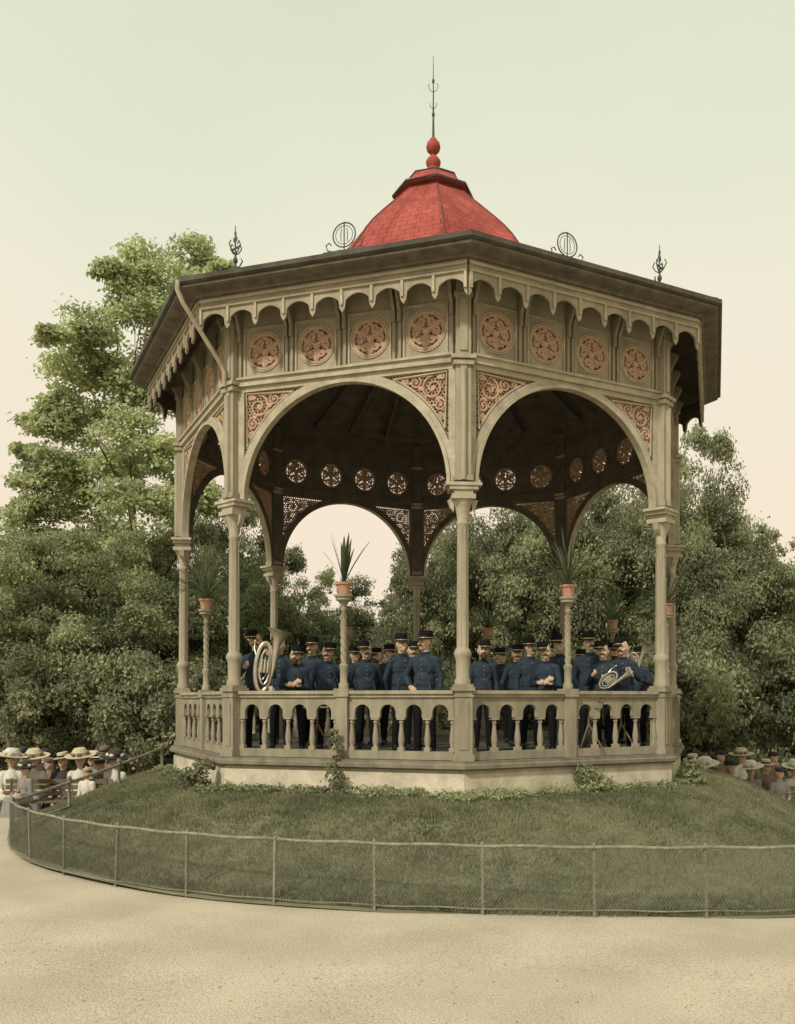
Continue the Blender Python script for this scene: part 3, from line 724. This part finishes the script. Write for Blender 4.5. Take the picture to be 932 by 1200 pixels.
for i in range(11):
    a=rad(-65+13*i); q=math.cos(a*1.2); rows.append((bm.verts.new((.086*math.sin(a),-.103*math.cos(a),1.66)),bm.verts.new((.09*math.sin(a)*1.08,-.103*math.cos(a)-.05*max(q,0.05),1.640-.012*q))))
for i in range(10): bm.faces.new((rows[i][0],rows[i+1][0],rows[i+1][1],rows[i][1]))
hscale(bm); peakm=build('cap_peak',bm,M['black'],recalc=False)
bm=bmesh.new()
for s in (-1,1): tube(bm,[(0,-.101,1.562),(s*.02,-.098,1.56),(s*.042,-.08,1.548)],[.010,.0105,.004],6)
hscale(bm); mous=build('moustache',bm,M['hair'],smooth=True)
eyeL=[]
for s in (-1,1):
    bm=bmesh.new(); ell(bm,(s*.031,-.0835,1.616),(.0135,.007,.007),2); hscale(bm); eyeL.append(build('eye',bm,M['eye'],smooth=True))
bm=bmesh.new()
for i in range(6): ell(bm,(0,-.127+.004*abs(i-1),1.36-.07*i),(.010,.006,.010),1)
btn=build('buttons',bm,M['brass'])
bm=bmesh.new(); lathe(bm,[(.163,.985),(.169,.985),(.167,1.02),(.162,1.02)],24,sy=.80,cap=False); belt=build('belt',bm,M['black'])
bm=bmesh.new(); lathe(bm,[(.067,1.435),(.065,1.475),(.062,1.475)],16,c=(0,.008,0),cap=False); collar=build('collar',bm,M['tunic'])
MP=[capm,mous,btn,belt,collar]+eyeL
def bandsman(px,py,d,pose,lab,rz=0,tache=True,turn=0,beard=0):
    Hh=EYE+(HY-py)*d/F-1.30; s=Hh/1.784
    r_=empty('person',lab,'person',((px-CX)*d/F,d-DC,1.302),rz,'uniformed bandsmen standing inside the bandstand',s)
    r_.scale=(s*random.uniform(.97,1.12),s*random.uniform(.97,1.1),s)
    b=bpy.data.objects.new('body',body(pose,turn,beard)); COL.objects.link(b); b.parent=r_
    for p in MP:
        if p is mous and not tache: continue
        if p is btn and pose=='cross': continue
        c=p.copy(); COL.objects.link(c); c.parent=r_
        if p is capm or p is mous or p in eyeL: c.rotation_euler=(0,0,turn)
        if p is capm:
            c.rotation_euler=(0,rad(random.uniform(-2,2)),turn)
            for q in (bandm,peakm): g_=q.copy(); COL.objects.link(g_); g_.parent=c
    return r_
cols=('left corner column','left plant stand','centre column','right plant stand','right corner column')
people=[
 (300,738,13.1,'play',.1,0,0,0),(316,750,16.0,'rest',0,0,.4,0),(328,744,14.3,'hip',.1,0,-.4,0),(346,757,13.6,'cross',.05,0,0,1),(366,746,14.8,'rest',-.3,0,0,0),(384,753,14.3,'back',.35,0,-.4,0),
 (416,757,15.6,'rest',.1,1,.4,0),(429,751,14.6,'back',.25,1,0,0),(443,759,15.8,'rest',-.2,1,-.4,1),(458,755,16.6,'rest',.3,1,.4,0),(471,742,13.9,'back',.45,1,0,0),(484,751,15.1,'rest',.6,1,-.4,0),(498,739,12.9,'hip',-.35,1,-.4,0),
 (566,750,13.5,'rest',.1,2,0,1),(587,759,16.4,'rest',.2,2,.4,0),(606,755,15.4,'back',.4,2,-.4,0),(622,747,14.7,'rest',.1,2,.4,0),(640,752,13.3,'cross',-.15,2,0,0),(656,743,14.4,'rest',-.3,2,.4,0),
 (678,761,16.2,'rest',.1,3,-.4,0),(692,740,13.5,'back',-.35,3,.4,0),(707,751,13.2,'play',-.3,3,0,0),(720,753,16.3,'rest',0,3,0,1),(730,747,14.2,'one',-.2,3,-.4,0),(747,758,15.3,'play',-.4,3,0,0)]
ordn=['first','second','third','fourth','fifth','sixth','seventh']
cnt=[0]*4
for i,(px,py,d,pose,rz,gr,tn,bd) in enumerate(people):
    q=ordn[cnt[gr]]; cnt[gr]+=1
    bandsman(px,py,d,pose,'blue uniformed bandsman, %s from left between %s and %s'%(q,cols[gr],cols[gr+1]),rz,tache=(i%4!=2),turn=tn,beard=bd)
for p in MP+[bandm,peakm]: bpy.data.objects.remove(p)
def instr(name,lab,cat,m_,loc,s,tuba=False,rot=(0,0,0)):
    t=empty(name,lab,cat,loc); t.rotation_euler=rot; t.scale=(s,s,s)
    k=1.35 if tuba else 1.0; q_=.8 if tuba else 1.0
    bm=bmesh.new()
    tube(bm,circ((0,0,0),.11*q_,24,.2*k),.017*k,8,closed=True); tube(bm,circ((.01,-.03,.0),.07*q_,20,.14*k),.011,8,closed=True)
    if tuba: tube(bm,circ((-.01,.03,-.03),.05,16,.11),.011,8,closed=True)
    tube(bm,[(.11*q_,0,-.1),(.13*q_,0,.05),(.14*q_,0,.15)],[.018*k,.022*k,.028*k],10)
    build('tubing',bm,m_,t,smooth=True)
    bm=bmesh.new(); tube(bm,[(.13*q_,0,.05),(.14*q_,0,.15),(.15*q_,0,.26),(.16*q_,0,.33),(.165*q_,0,.38),(.17*q_,0,.41),(.172*q_,0,.42)],[v*(1.05 if tuba else .85) for v in (.022,.028,.04,.06,.09,.125,.14)],16,cap=False); build('bell',bm,m_,t,smooth=True,recalc=False)
    for k in range(3):
        bm=bmesh.new(); tube(bm,[(-.03+.035*k,-.045,-.06),(-.03+.035*k,-.045,.08)],.014,8); tube(bm,[(-.03+.035*k,-.045,.08),(-.03+.035*k,-.045,.11)],.006,6)
        build('valve',bm,m_,t,smooth=True)
    bm=bmesh.new(); tube(bm,[(-.1*q_,0,.08),(-.12,.02,.2),(-.11,.08,.28)],[.009,.007,.006],6); ell(bm,(-.11,.085,.285),(.014,.014,.014),1); build('mouthpiece',bm,m_,t,smooth=True)
    return t
p=at(309,782,12.78); instr('tuba','large silver tuba held by the bandsman beside the left corner column','tuba',M['silver'],p,1.3,True,rot=(0,rad(6),rad(18)))
p=at(713,797,12.85); instr('brass_horn','small brass horn with bell tilted up, held before the front right bandsman','horn',M['silver'],p,.75,rot=(0,rad(48),rad(-20)))
p=at(741,778,14.6); instr('brass_horn','brass horn held upright beside the right corner column','horn',M['silver'],p,.9,rot=(0,rad(12),rad(-20)))
for (px,d,lab) in ((690,12.7,'folding wooden music stand behind the right balustrade, nearer the plant stand'),(728,13.1,'folding wooden music stand behind the right balustrade, nearer the corner column'),(372,12.9,'folding wooden music stand behind the left front balustrade')):
    t=empty('music_stand',lab,'music stand',((px-CX)*d/F,d-DC,1.302),-.3,'music stands inside the bandstand')
    for j in range(3):
        aa=2*PI*j/3; bm=bmesh.new(); tube(bm,[(0,0,.45),(.26*math.cos(aa),.26*math.sin(aa),0)],.014,6); build('leg',bm,M['bench'],t)
    bm=bmesh.new(); tube(bm,[(0,0,.4),(0,0,.72)],.014,6); build('pole',bm,M['bench'],t)
    bm=bmesh.new(); Mx=Matrix.Translation((0,0,.78))@Matrix.Rotation(rad(-25),4,'X')
    for q in (-.1,0,.1): box(bm,0,0,q,.4,.012,.025,Mx)
    box(bm,-.18,.014,0,.025,.012,.24,Mx); box(bm,.18,.014,0,.025,.012,.24,Mx); build('desk',bm,M['bench'],t)

# ---- spectators
def seated_mesh(fem):
    bm=bmesh.new()
    b2=bmesh.new(); head(b2)
    dz=-.40
    for v in b2.verts: v.co.z+=dz
    tmp=bpy.data.meshes.new('t'); b2.to_mesh(tmp); b2.free(); bm.from_mesh(tmp); bpy.data.meshes.remove(tmp)
    sh=.155 if not fem else .13
    ell(bm,(0,0,.86),(.165 if not fem else .15,.12,.19)); capsule(bm,(-sh+.03,0,.965),(sh-.03,0,.965),.064,.064); ell(bm,(0,0,.68),(.145 if not fem else .125,.115,.17)); ell(bm,(0,.0,.55),(.175,.14,.12))
    H=[]
    for s in (-1,1):
        capsule(bm,(s*.09,-.02,.54),(s*.11,-.43,.52),.088,.068); capsule(bm,(s*.11,-.43,.52),(s*.115,-.40,.10),.062,.05)
        capsule(bm,(s*.115,-.39,.045),(s*.13,-.54,.035),.043,.036)
        E=(s*(sh+.075),-.02,.68); W_=(s*.1,-.25,.66); capsule(bm,(s*(sh+.02),0,.955),E,.06+.015*fem,.048); capsule(bm,E,W_,.048,.034)
        d=(Vector(W_)-Vector(E)).normalized(); hand(bm,W_,d,(0,0,1),.6); H.append(Vector(W_)+d*.075)
    if fem:
        for t in range(9):
            s_=t/8; capsule(bm,(-.14-.06*s_,-.38-.06*s_,.5-.44*s_),(.14+.06*s_,-.38-.06*s_,.5-.44*s_),.10,.10)
        for t in range(6): s_=t/5; capsule(bm,(-.12-.02*s_,-.38*s_,.53),(.12+.02*s_,-.38*s_,.53),.10,.10)
        ell(bm,(0,.02,1.245),(.105,.125,.07))
    def cls(c):
        if c.z>1.06:
            if c.z>1.16 and c.y>.02: return 1
            if fem and c.z>1.245: return 1
            return 0
        for h in H:
            if (c-h).length<.085: return 0
        if c.z<.09: return 3
        if c.z<.62: return 4
        return 2
    return remesh('seated_body',bm,.014,[M['skin'],M['hair'],M['white'],M['black'],M['brown']],cls)
SM={False:seated_mesh(False),True:seated_mesh(True)}
def hat(kind,m_,par):
    bm=bmesh.new()
    if kind=='boater': lathe(bm,[(.16,1.268),(.165,1.276),(.09,1.28),(.088,1.355),(.08,1.362),(.01,1.363)],24,sy=1.12)
    elif kind=='wide': lathe(bm,[(.24,1.275),(.255,1.292),(.15,1.285),(.12,1.29),(.13,1.35),(.09,1.405),(.01,1.415)],24,sy=1.05)
    elif kind=='bowler': lathe(bm,[(.105,1.262),(.118,1.272),(.088,1.27),(.088,1.32),(.07,1.365),(.03,1.385),(.005,1.388)],24,sy=1.2)
    else: lathe(bm,[(.088,1.255),(.098,1.275),(.10,1.30),(.07,1.32),(.01,1.323)],24,sy=1.2)
    tl=random.uniform(.02,.2); rl=random.uniform(-.16,.16)
    def tw(bm):
        for v in bm.verts:
            v.co.x*=HK; v.co.y*=HK; v.co.z=1.09+(v.co.z-1.09)*HK
            v.co.y,v.co.z=v.co.y*math.cos(tl)-(v.co.z-1.29)*math.sin(tl),1.29+(v.co.z-1.29)*math.cos(tl)+v.co.y*math.sin(tl)
            v.co.x,v.co.z=v.co.x*math.cos(rl)-(v.co.z-1.29)*math.sin(rl),1.29+(v.co.z-1.29)*math.cos(rl)+v.co.x*math.sin(rl)
    tw(bm)
    h_=build('hat',bm,m_,par,smooth=True)
    bm=bmesh.new(); 
    if kind=='wide':
        for j in range(7): ell(bm,(.115*math.cos(j*.8),.12*math.sin(j*.8),1.32),(.045,.045,.036),2)
        tw(bm); build('hat_trim',bm,M['brown'] if m_ is M['straw'] else (M['white'] if m_ is not M['white'] else M['straw']),h_)
    else:
        lathe(bm,[(.0905,1.285),(.0905,1.315),(.089,1.315)],24,sy=1.2 if kind!='boater' else 1.125,cap=False); tw(bm); build('hat_band',bm,M['black'],h_)
eyeS=[]
for s in (-1,1):
    bm=bmesh.new(); ell(bm,(s*.031,-.0835,1.616),(.0135,.007,.007),2); hscale(bm)
    for v in bm.verts: v.co.z-=.40
    eyeS.append(build('eye',bm,M['eye'],smooth=True))
def spect(px,py,d,fem,kind,hm,top,low,lab,grp,rz=0):
    x_=(px-CX)*d/F; y_=d-DC; z_=T(x_,y_); ht=EYE+(HY-py)*d/F-z_; s=max(.85,min(1.2,ht/1.39))
    r_=empty('person',lab,'person',(x_,y_,z_+.01),rz if rz else random.uniform(-.5,.5),grp,s)
    b=bpy.data.objects.new('body',SM[fem]); COL.objects.link(b); b.parent=r_
    b.material_slots[2].link='OBJECT'; b.material_slots[2].material=M[top]; b.material_slots[4].link='OBJECT'; b.material_slots[4].material=M[low]
    for e_ in eyeS: c=e_.copy(); COL.objects.link(c); c.parent=r_
    hat(kind,M[hm],r_)
    return r_
GL='spectators seated left of the bandstand'; GR='spectators seated right of the bandstand'
spect(14,880,19.2,True,'wide','white','white','white','woman in white dress and white hat at the left picture edge',GL,.2)
spect(40,877,19.6,True,'wide','straw','white','grey','seated woman in white blouse and wide straw hat, second from the left edge',GL,.1)
spect(58,886,20.9,False,'cap','brown','brown','brown','seated figure in brown coat and cap behind the woman in straw hat',GL)
spect(74,864,19.8,False,'boater','straw','suit','suit','seated man in dark suit and tall straw boater at left',GL,-.1)
spect(94,880,19.4,True,'wide','straw','white','brown','seated woman with pale flowered hat right of the boater man',GL,.15)
spect(109,868,21.0,True,'boater','white','grey','grey','seated woman in white boater whose head stands highest right of the boater man',GL)
spect(117,888,19.9,False,'cap','suit','brown','suit','seated boy in dark cap between two women at left',GL)
spect(135,874,19.8,True,'wide','suit','white','suit','seated woman in white blouse and dark hat, nearest the bandstand',GL,-.2)
spect(27,870,22.6,False,'bowler','suit','suit','suit','man in bowler in the rear left row, behind the white hat',GL)
spect(52,870,22.8,False,'cap','suit','suit','suit','rear row man in dark cap left of the boater man',GL)
spect(122,870,22.8,False,'bowler','brown','brown','suit','rear row man in brown bowler left of the woman with dark hat',GL)
spect(30,903,17.9,True,'wide','suit','grey','grey','front seated woman in grey with dark hat near the left fence corner',GL)
spect(102,901,18.3,True,'cap','straw','white','grey','front seated girl in white blouse below the pale flowered hat',GL)
spect(812,884,19.2,False,'boater','straw','grey','suit','seated man in grey jacket and straw boater at the very corner of the bandstand base',GR,.1)
spect(827,890,19.6,True,'wide','white','white','suit','seated woman in white blouse and white hat, close to the bandstand at right',GR,.1)
spect(840,897,19.2,True,'cap','brown','white','brown','seated girl in pale blouse and small brown hat at right',GR)
spect(856,890,19.6,False,'bowler','suit','suit','suit','seated man in black suit and bowler hat at right',GR,.2)
spect(880,894,19.5,True,'wide','white','grey','suit','seated woman in grey dress and wide white hat at right',GR,-.1)
spect(898,890,21.0,False,'boater','straw','brown','suit','seated man in brown coat and straw boater behind the white hat',GR)
spect(914,898,19.4,False,'cap','suit','grey','suit','seated man in dark cap near the right picture edge',GR,.1)
spect(932,893,20.1,True,'wide','white','white','brown','seated woman in white hat at the right picture edge',GR)
spect(845,878,23.0,False,'cap','suit','brown','suit','rear row man in dark cap left of the bowler man at right',GR)
spect(869,879,23.0,True,'wide','straw','white','brown','rear row woman in straw hat between bowler man and white hat',GR)
spect(907,879,23.2,True,'cap','suit','brown','brown','rear row woman in small dark hat and brown coat at far right',GR)
for e_ in eyeS: bpy.data.objects.remove(e_)
def bench(x_,y_,L_,lab):
    z_=T(x_,y_); t=empty('park_bench',lab,'bench',(x_,y_,z_))
    bm=bmesh.new()
    for q in range(4): box(bm,0,-.16+q*.11,.44,L_,.09,.03)
    build('seat',bm,M['bench'],t)
    bm=bmesh.new()
    for q in range(3): box(bm,0,.24+.02*q,.58+q*.12,L_,.025,.09)
    build('backrest',bm,M['bench'],t)
    for sx in (-1,1):
        bm=bmesh.new(); box(bm,sx*(L_/2-.12),-.15,.21,.05,.05,.42); build('leg',bm,M['iron'],t)
        bm=bmesh.new(); tube(bm,[(sx*(L_/2-.12),.2,0),(sx*(L_/2-.12),.22,.45),(sx*(L_/2-.12),.29,.88)],.026,6); build('leg',bm,M['iron'],t)
bench(-8.1,3.6,3.2,'long wooden park bench under the middle row left of the bandstand')
bench(6.95,3.45,3.2,'long wooden park bench under the front row right of the bandstand')
bench(-9.1,6.7,3.4,'rear wooden park bench left of the bandstand')
bench(8.1,7.0,2.6,'rear wooden park bench right of the bandstand')
bench(-7.7,2.05,2.2,'front wooden park bench by the left side of the fence')

# ---------------------------------------------------------------- trees
def crown_np(clumps,nl,size,k=5):
    V=[]
    for (c,r_) in clumps:
        for _ in range(k):
            o_=rng.normal(size=3); o_/=np.linalg.norm(o_); cc=np.array(c)+o_*r_*.6*np.array([1,1,.8]); P,Nn=puff(cc,r_*(.40+.25*rng.random()),nl//k); V.append(leaves(P,Nn,size))
    return np.concatenate(V)
def limbs(bm,base,top,r0,ends):
    P=[]; n=7
    for i in range(n+1):
        s=i/n; P.append(Vector(base).lerp(Vector(top),s)+Vector((math.sin(s*5+base[0])*.12*s,math.cos(s*4)*.1*s,0)))
    tube(bm,P,[r0*(1-.75*i/n)*(1.35 if i==0 else 1) for i in range(n+1)],9)
    for e_ in ends:
        e_=Vector(e_); cand=[j for j in range(2,n) if P[j].z<e_.z-.2] or [2]; j=max(cand) if random.random()<.6 else random.choice(cand); s=P[j]; mid=s.lerp(e_,.5)+Vector((random.uniform(-.2,.2),random.uniform(-.2,.2),-.05*(e_-s).length+.1))
        r_=r0*(1-.75*j/n)*.45; tube(bm,[s,s.lerp(mid,.6),mid,mid.lerp(e_,.6),e_],[r_,r_*.7,r_*.5,r_*.3,.01],6)
def crown_shape(seed,rx,rz,zc,n,rcl):
    rs=np.random.default_rng(seed); cl=[]
    while len(cl)<n:
        d=rs.normal(size=3); d/=np.linalg.norm(d); q=rs.random()**.38
        wob=1+.22*math.sin(3*math.atan2(d[1],d[0])+seed)+.15*math.sin(5*d[2]+seed*2)
        c=(d[0]*rx*q*wob,d[1]*rx*q*wob,zc+d[2]*rz*q)
        if c[2]<.7: continue
        cl.append((c,rcl*(.65+.7*rs.random())))
    return cl
def tree_proto(seed,leafm,rx=3.3,rz=3.7,zc=4.6,n=115,rcl=.85,nl=1000,size=.058,name='leafy_tree'):
    t=empty(name,'x','tree')
    cl=crown_shape(seed,rx,rz,zc,n,rcl)
    npmesh('crown',crown_np(cl,nl,size),4,leafm,t)
    bm=bmesh.new(); limbs(bm,(0,0,-.3),(.2,.1,zc+.5),.24,[c for c,_ in cl[:16]]); build('trunk',bm,M['bark'],t,smooth=True)
    return t
TP=[tree_proto(1,M['leafD']),tree_proto(2,M['leafM']),tree_proto(3,M['leafD'],3.0,3.9,4.4,110,.95),tree_proto(5,M['leafL'],3.2,3.6,4.7,80,.8,800,.068)]
used=[False]*4
def place_tree(px,py,d,wpx,v,lab,grp='trees in the park behind the bandstand'):
    x_=(px-CX)*d/F; y_=d-DC; z_=T(x_,y_)-.2; h_=EYE+(HY-py)*d/F-z_; sw=wpx*d/F/7.2; sz=h_/8.5
    if not used[v]: r_=TP[v]; used[v]=True; r_.location=(x_,y_,z_); r_.scale=(sw,sw,sz); r_['label']=lab; r_['group']=grp; r_.rotation_euler=(0,0,px*.7)
    else: dup(TP[v],(x_,y_,z_),px*.7,lab,grp,(sw,sw,sz))
for args in [
 (-10,560,30,210,3,'light green tree at the left picture edge behind the spectators'),
 (95,620,28,240,1,'broad dense tree left of the bandstand below the tall pale tree'),
 (60,560,32,190,3,'pale green tree under the lower left side of the tall pale tree'),
 (190,605,31,210,1,'dense tree just behind the left side of the bandstand'),
 (262,570,36,170,1,'tree seen through the narrow left arch'),
 (335,640,33,130,1,'low tree seen through the left front arch, its left side'),
 (430,690,36,150,0,'lowest tree seen in the bright gap through the left front arch'),
 (515,585,31,150,0,'dark tree seen left of the front column through the arches'),
 (590,555,34,200,2,'dark tree seen right of the front column through the arch'),
 (672,545,31,220,0,'dark tree in the middle of the right front arch'),
 (750,520,35,200,2,'tree behind the right corner column'),
 (808,505,30,160,1,'tallest tree right of the bandstand, rising to the eaves'),
 (868,600,28,190,0,'rounded dark tree right of the bandstand beside the tallest one'),
 (935,630,30,190,1,'dark tree at the right picture edge'),
 (1010,640,34,220,2,'tree beyond the right picture edge')]: place_tree(*args)
bp_=empty('bush','x','bush'); cl=crown_shape(9,2.2,1.5,1.6,60,.62)
npmesh('foliage',crown_np(cl,700,.058),4,M['leafD'],bp_)
bm=bmesh.new()
for i in range(7): e_=Vector(cl[i*5][0]); tube(bm,[Vector((.1*math.cos(i),.1*math.sin(i),-.1)),e_*.5,e_],[.05,.035,.012],6)
build('stems',bm,M['bark'],bp_)
bl=[(15,27,4.2,'dark bush behind the white dressed woman at the left edge'),(85,27.5,4.6,'dark bush behind the man in straw boater'),(160,26,4.4,'dark bush between spectators and left side of bandstand'),
 (235,27,4.2,'bush behind the far left column of the bandstand'),(305,26,4.0,'bush behind the musician with the tuba'),(375,27,4.0,'bush behind the bandsmen left of the left plant stand'),(445,26,3.9,'bush behind the bandsmen right of the left plant stand'),
 (520,27,4.3,'bush behind the front corner column'),(590,26,4.4,'bush behind the bandsmen right of the front column'),(655,27,4.6,'bush behind the right plant stand'),(725,26,4.5,'bush behind the bandsmen beside the right corner column'),
 (800,26,4.7,'bush just right of the bandstand'),(865,27,4.7,'bush behind the man in bowler hat at right'),(930,27,4.8,'bush at the right picture edge'),
 (120,31,5.0,'rear bush filling the shade left of the bandstand'),(850,31,5.2,'rear bush filling the shade right of the bandstand'),(-30,30,5,'bush at the left picture edge behind the others')]
for i,(px,d,h_,lab) in enumerate(bl):
    x_=(px-CX)*d/F; y_=d-DC; z_=T(x_,y_)-.1; s=h_/3.4
    if i==0: bp_.location=(x_,y_,z_); bp_.scale=(s*.8,s*.7,s); bp_['label']=lab; bp_['group']='bushes behind the bandstand'
    else: dup(bp_,(x_,y_,z_),px*.31,lab,'bushes behind the bandstand',(s*.8,s*.7,s))
t=empty('tall_tree','tall airy pale green tree rising above the others left of the bandstand','tree')
t.location=(at(150,820,31).x,31-DC,T(-10,15)); 
pts=[(175,318,34),(222,305,32),(132,330,24),(205,352,38),(158,372,38),(102,386,34),(62,392,20),(240,340,24),(260,318,14),(192,402,38),(132,420,38),(82,432,34),(62,464,30),(162,452,38),(112,484,38),(82,506,30),(152,512,38),(188,532,32),(122,545,38),(198,590,32),(62,592,34),(32,562,24),(150,592,36),(100,600,36),(25,604,24),(185,470,26),(45,640,30),(215,560,26),(240,590,28),(170,640,40),(110,650,40),(205,440,20),(150,555,34),(95,560,34),(60,545,26),(45,500,24),(125,450,30),(30,530,16)]
cl=[]
for (px,py,r_) in pts:
    d=30+random.uniform(-2.4,1.6); p=at(px,py,d)-Vector(t.location); cl.append(((p.x,p.y,p.z),r_*d/F*1.05))
npmesh('crown',crown_np(cl,1800,.08,9),4,M['leafL'],t)
bm=bmesh.new(); limbs(bm,(0,0,-.3),(.3,0,13.5),.27,[c for c,_ in cl[::2]]); build('trunk',bm,M['bark'],t,smooth=True)
V=[]
for i in range(150):
    a=rad(-62+124*i/150+random.uniform(-.5,.5)); d=random.uniform(50,62); r_=random.uniform(2,3); P,Nn=puff((d*math.sin(a),d*math.cos(a)-DC,random.uniform(.5,5.2)),r_,600); V.append(leaves(P,Nn,.3))
o=npmesh('woods',np.concatenate(V),4,M['leafD']); tag(o,'far dark wood closing the park behind the trees','wood',kind='stuff')
V=[]
for i in range(420):
    a=random.uniform(0,2*PI); aa=(a-PH)%(PI/4)-PI/8; ro=4.57*math.cos(PI/8)/math.cos(aa)+random.uniform(.05,.42)
    x_=ro*math.sin(a); y_=-ro*math.cos(a); P,Nn=puff((x_,y_,lawnz(x_,y_)+.03),random.uniform(.05,.12),70); V.append(leaves(P,Nn,.022))
o=npmesh('flower_bed',np.concatenate(V),4,M['leafM']); tag(o,'low leafy planting strip around the stone plinth','ground cover',kind='stuff')
def plant(name,lab,pl_,size,m_,n=160):
    x0,y0=pl_[0][0],pl_[0][1]; z0_=lawnz(x0,y0); t=empty(name,lab,'plant',(x0,y0,z0_))
    V=[]
    for (x_,y_,z_,r_) in pl_: P,Nn=puff((x_-x0,y_-y0,z_-z0_),r_,n); V.append(leaves(P,Nn,size))
    npmesh('leaves',np.concatenate(V),4,m_,t)
    bm=bmesh.new(); tube(bm,[(p[0]-x0,p[1]-y0,p[2]-z0_) for p in pl_],[.012]*len(pl_),5)
    build('stem',bm,M['bark'],t)
def facept(a,r): return (r*math.sin(a),-r*math.cos(a))
a=PH+rad(22.5)-PI/4; q=facept(a,4.36)
plant('climbing_plant','leafy climber growing up the plinth and left plant stand',[(q[0]+.04*math.sin(i*1.7),q[1]+(.0 if i<4 else .10),.86+.115*i,[.19,.17,.11,.07,.06,.05,.05,.045][i]) for i in range(8)],.026,M['leafD'],90)
q=facept(PH+rad(24),4.45); plant('small_bush','small round bush against the plinth below the right plant stand',[(q[0],q[1],1.0,.2),(q[0]+.1,q[1],.95,.16),(q[0]-.1,q[1],1.1,.13),(q[0]-.05,q[1]-.05,.9,.17)],.028,M['leafD'],260)
q=facept(PH-rad(50),4.8); plant('small_bush','small leafy bush at the left corner of the plinth',[(q[0],q[1],1.0,.18),(q[0]+.15,q[1],1.15,.13),(q[0]-.1,q[1],.95,.13)],.028,M['leafD'],240)
q=facept(PH+rad(50),4.7); plant('small_bush','small leafy bush at the right corner of the plinth',[(q[0],q[1],.95,.14),(q[0]+.08,q[1],.9,.12),(q[0]+.03,q[1],1.1,.10)],.028,M['leafD'],220)
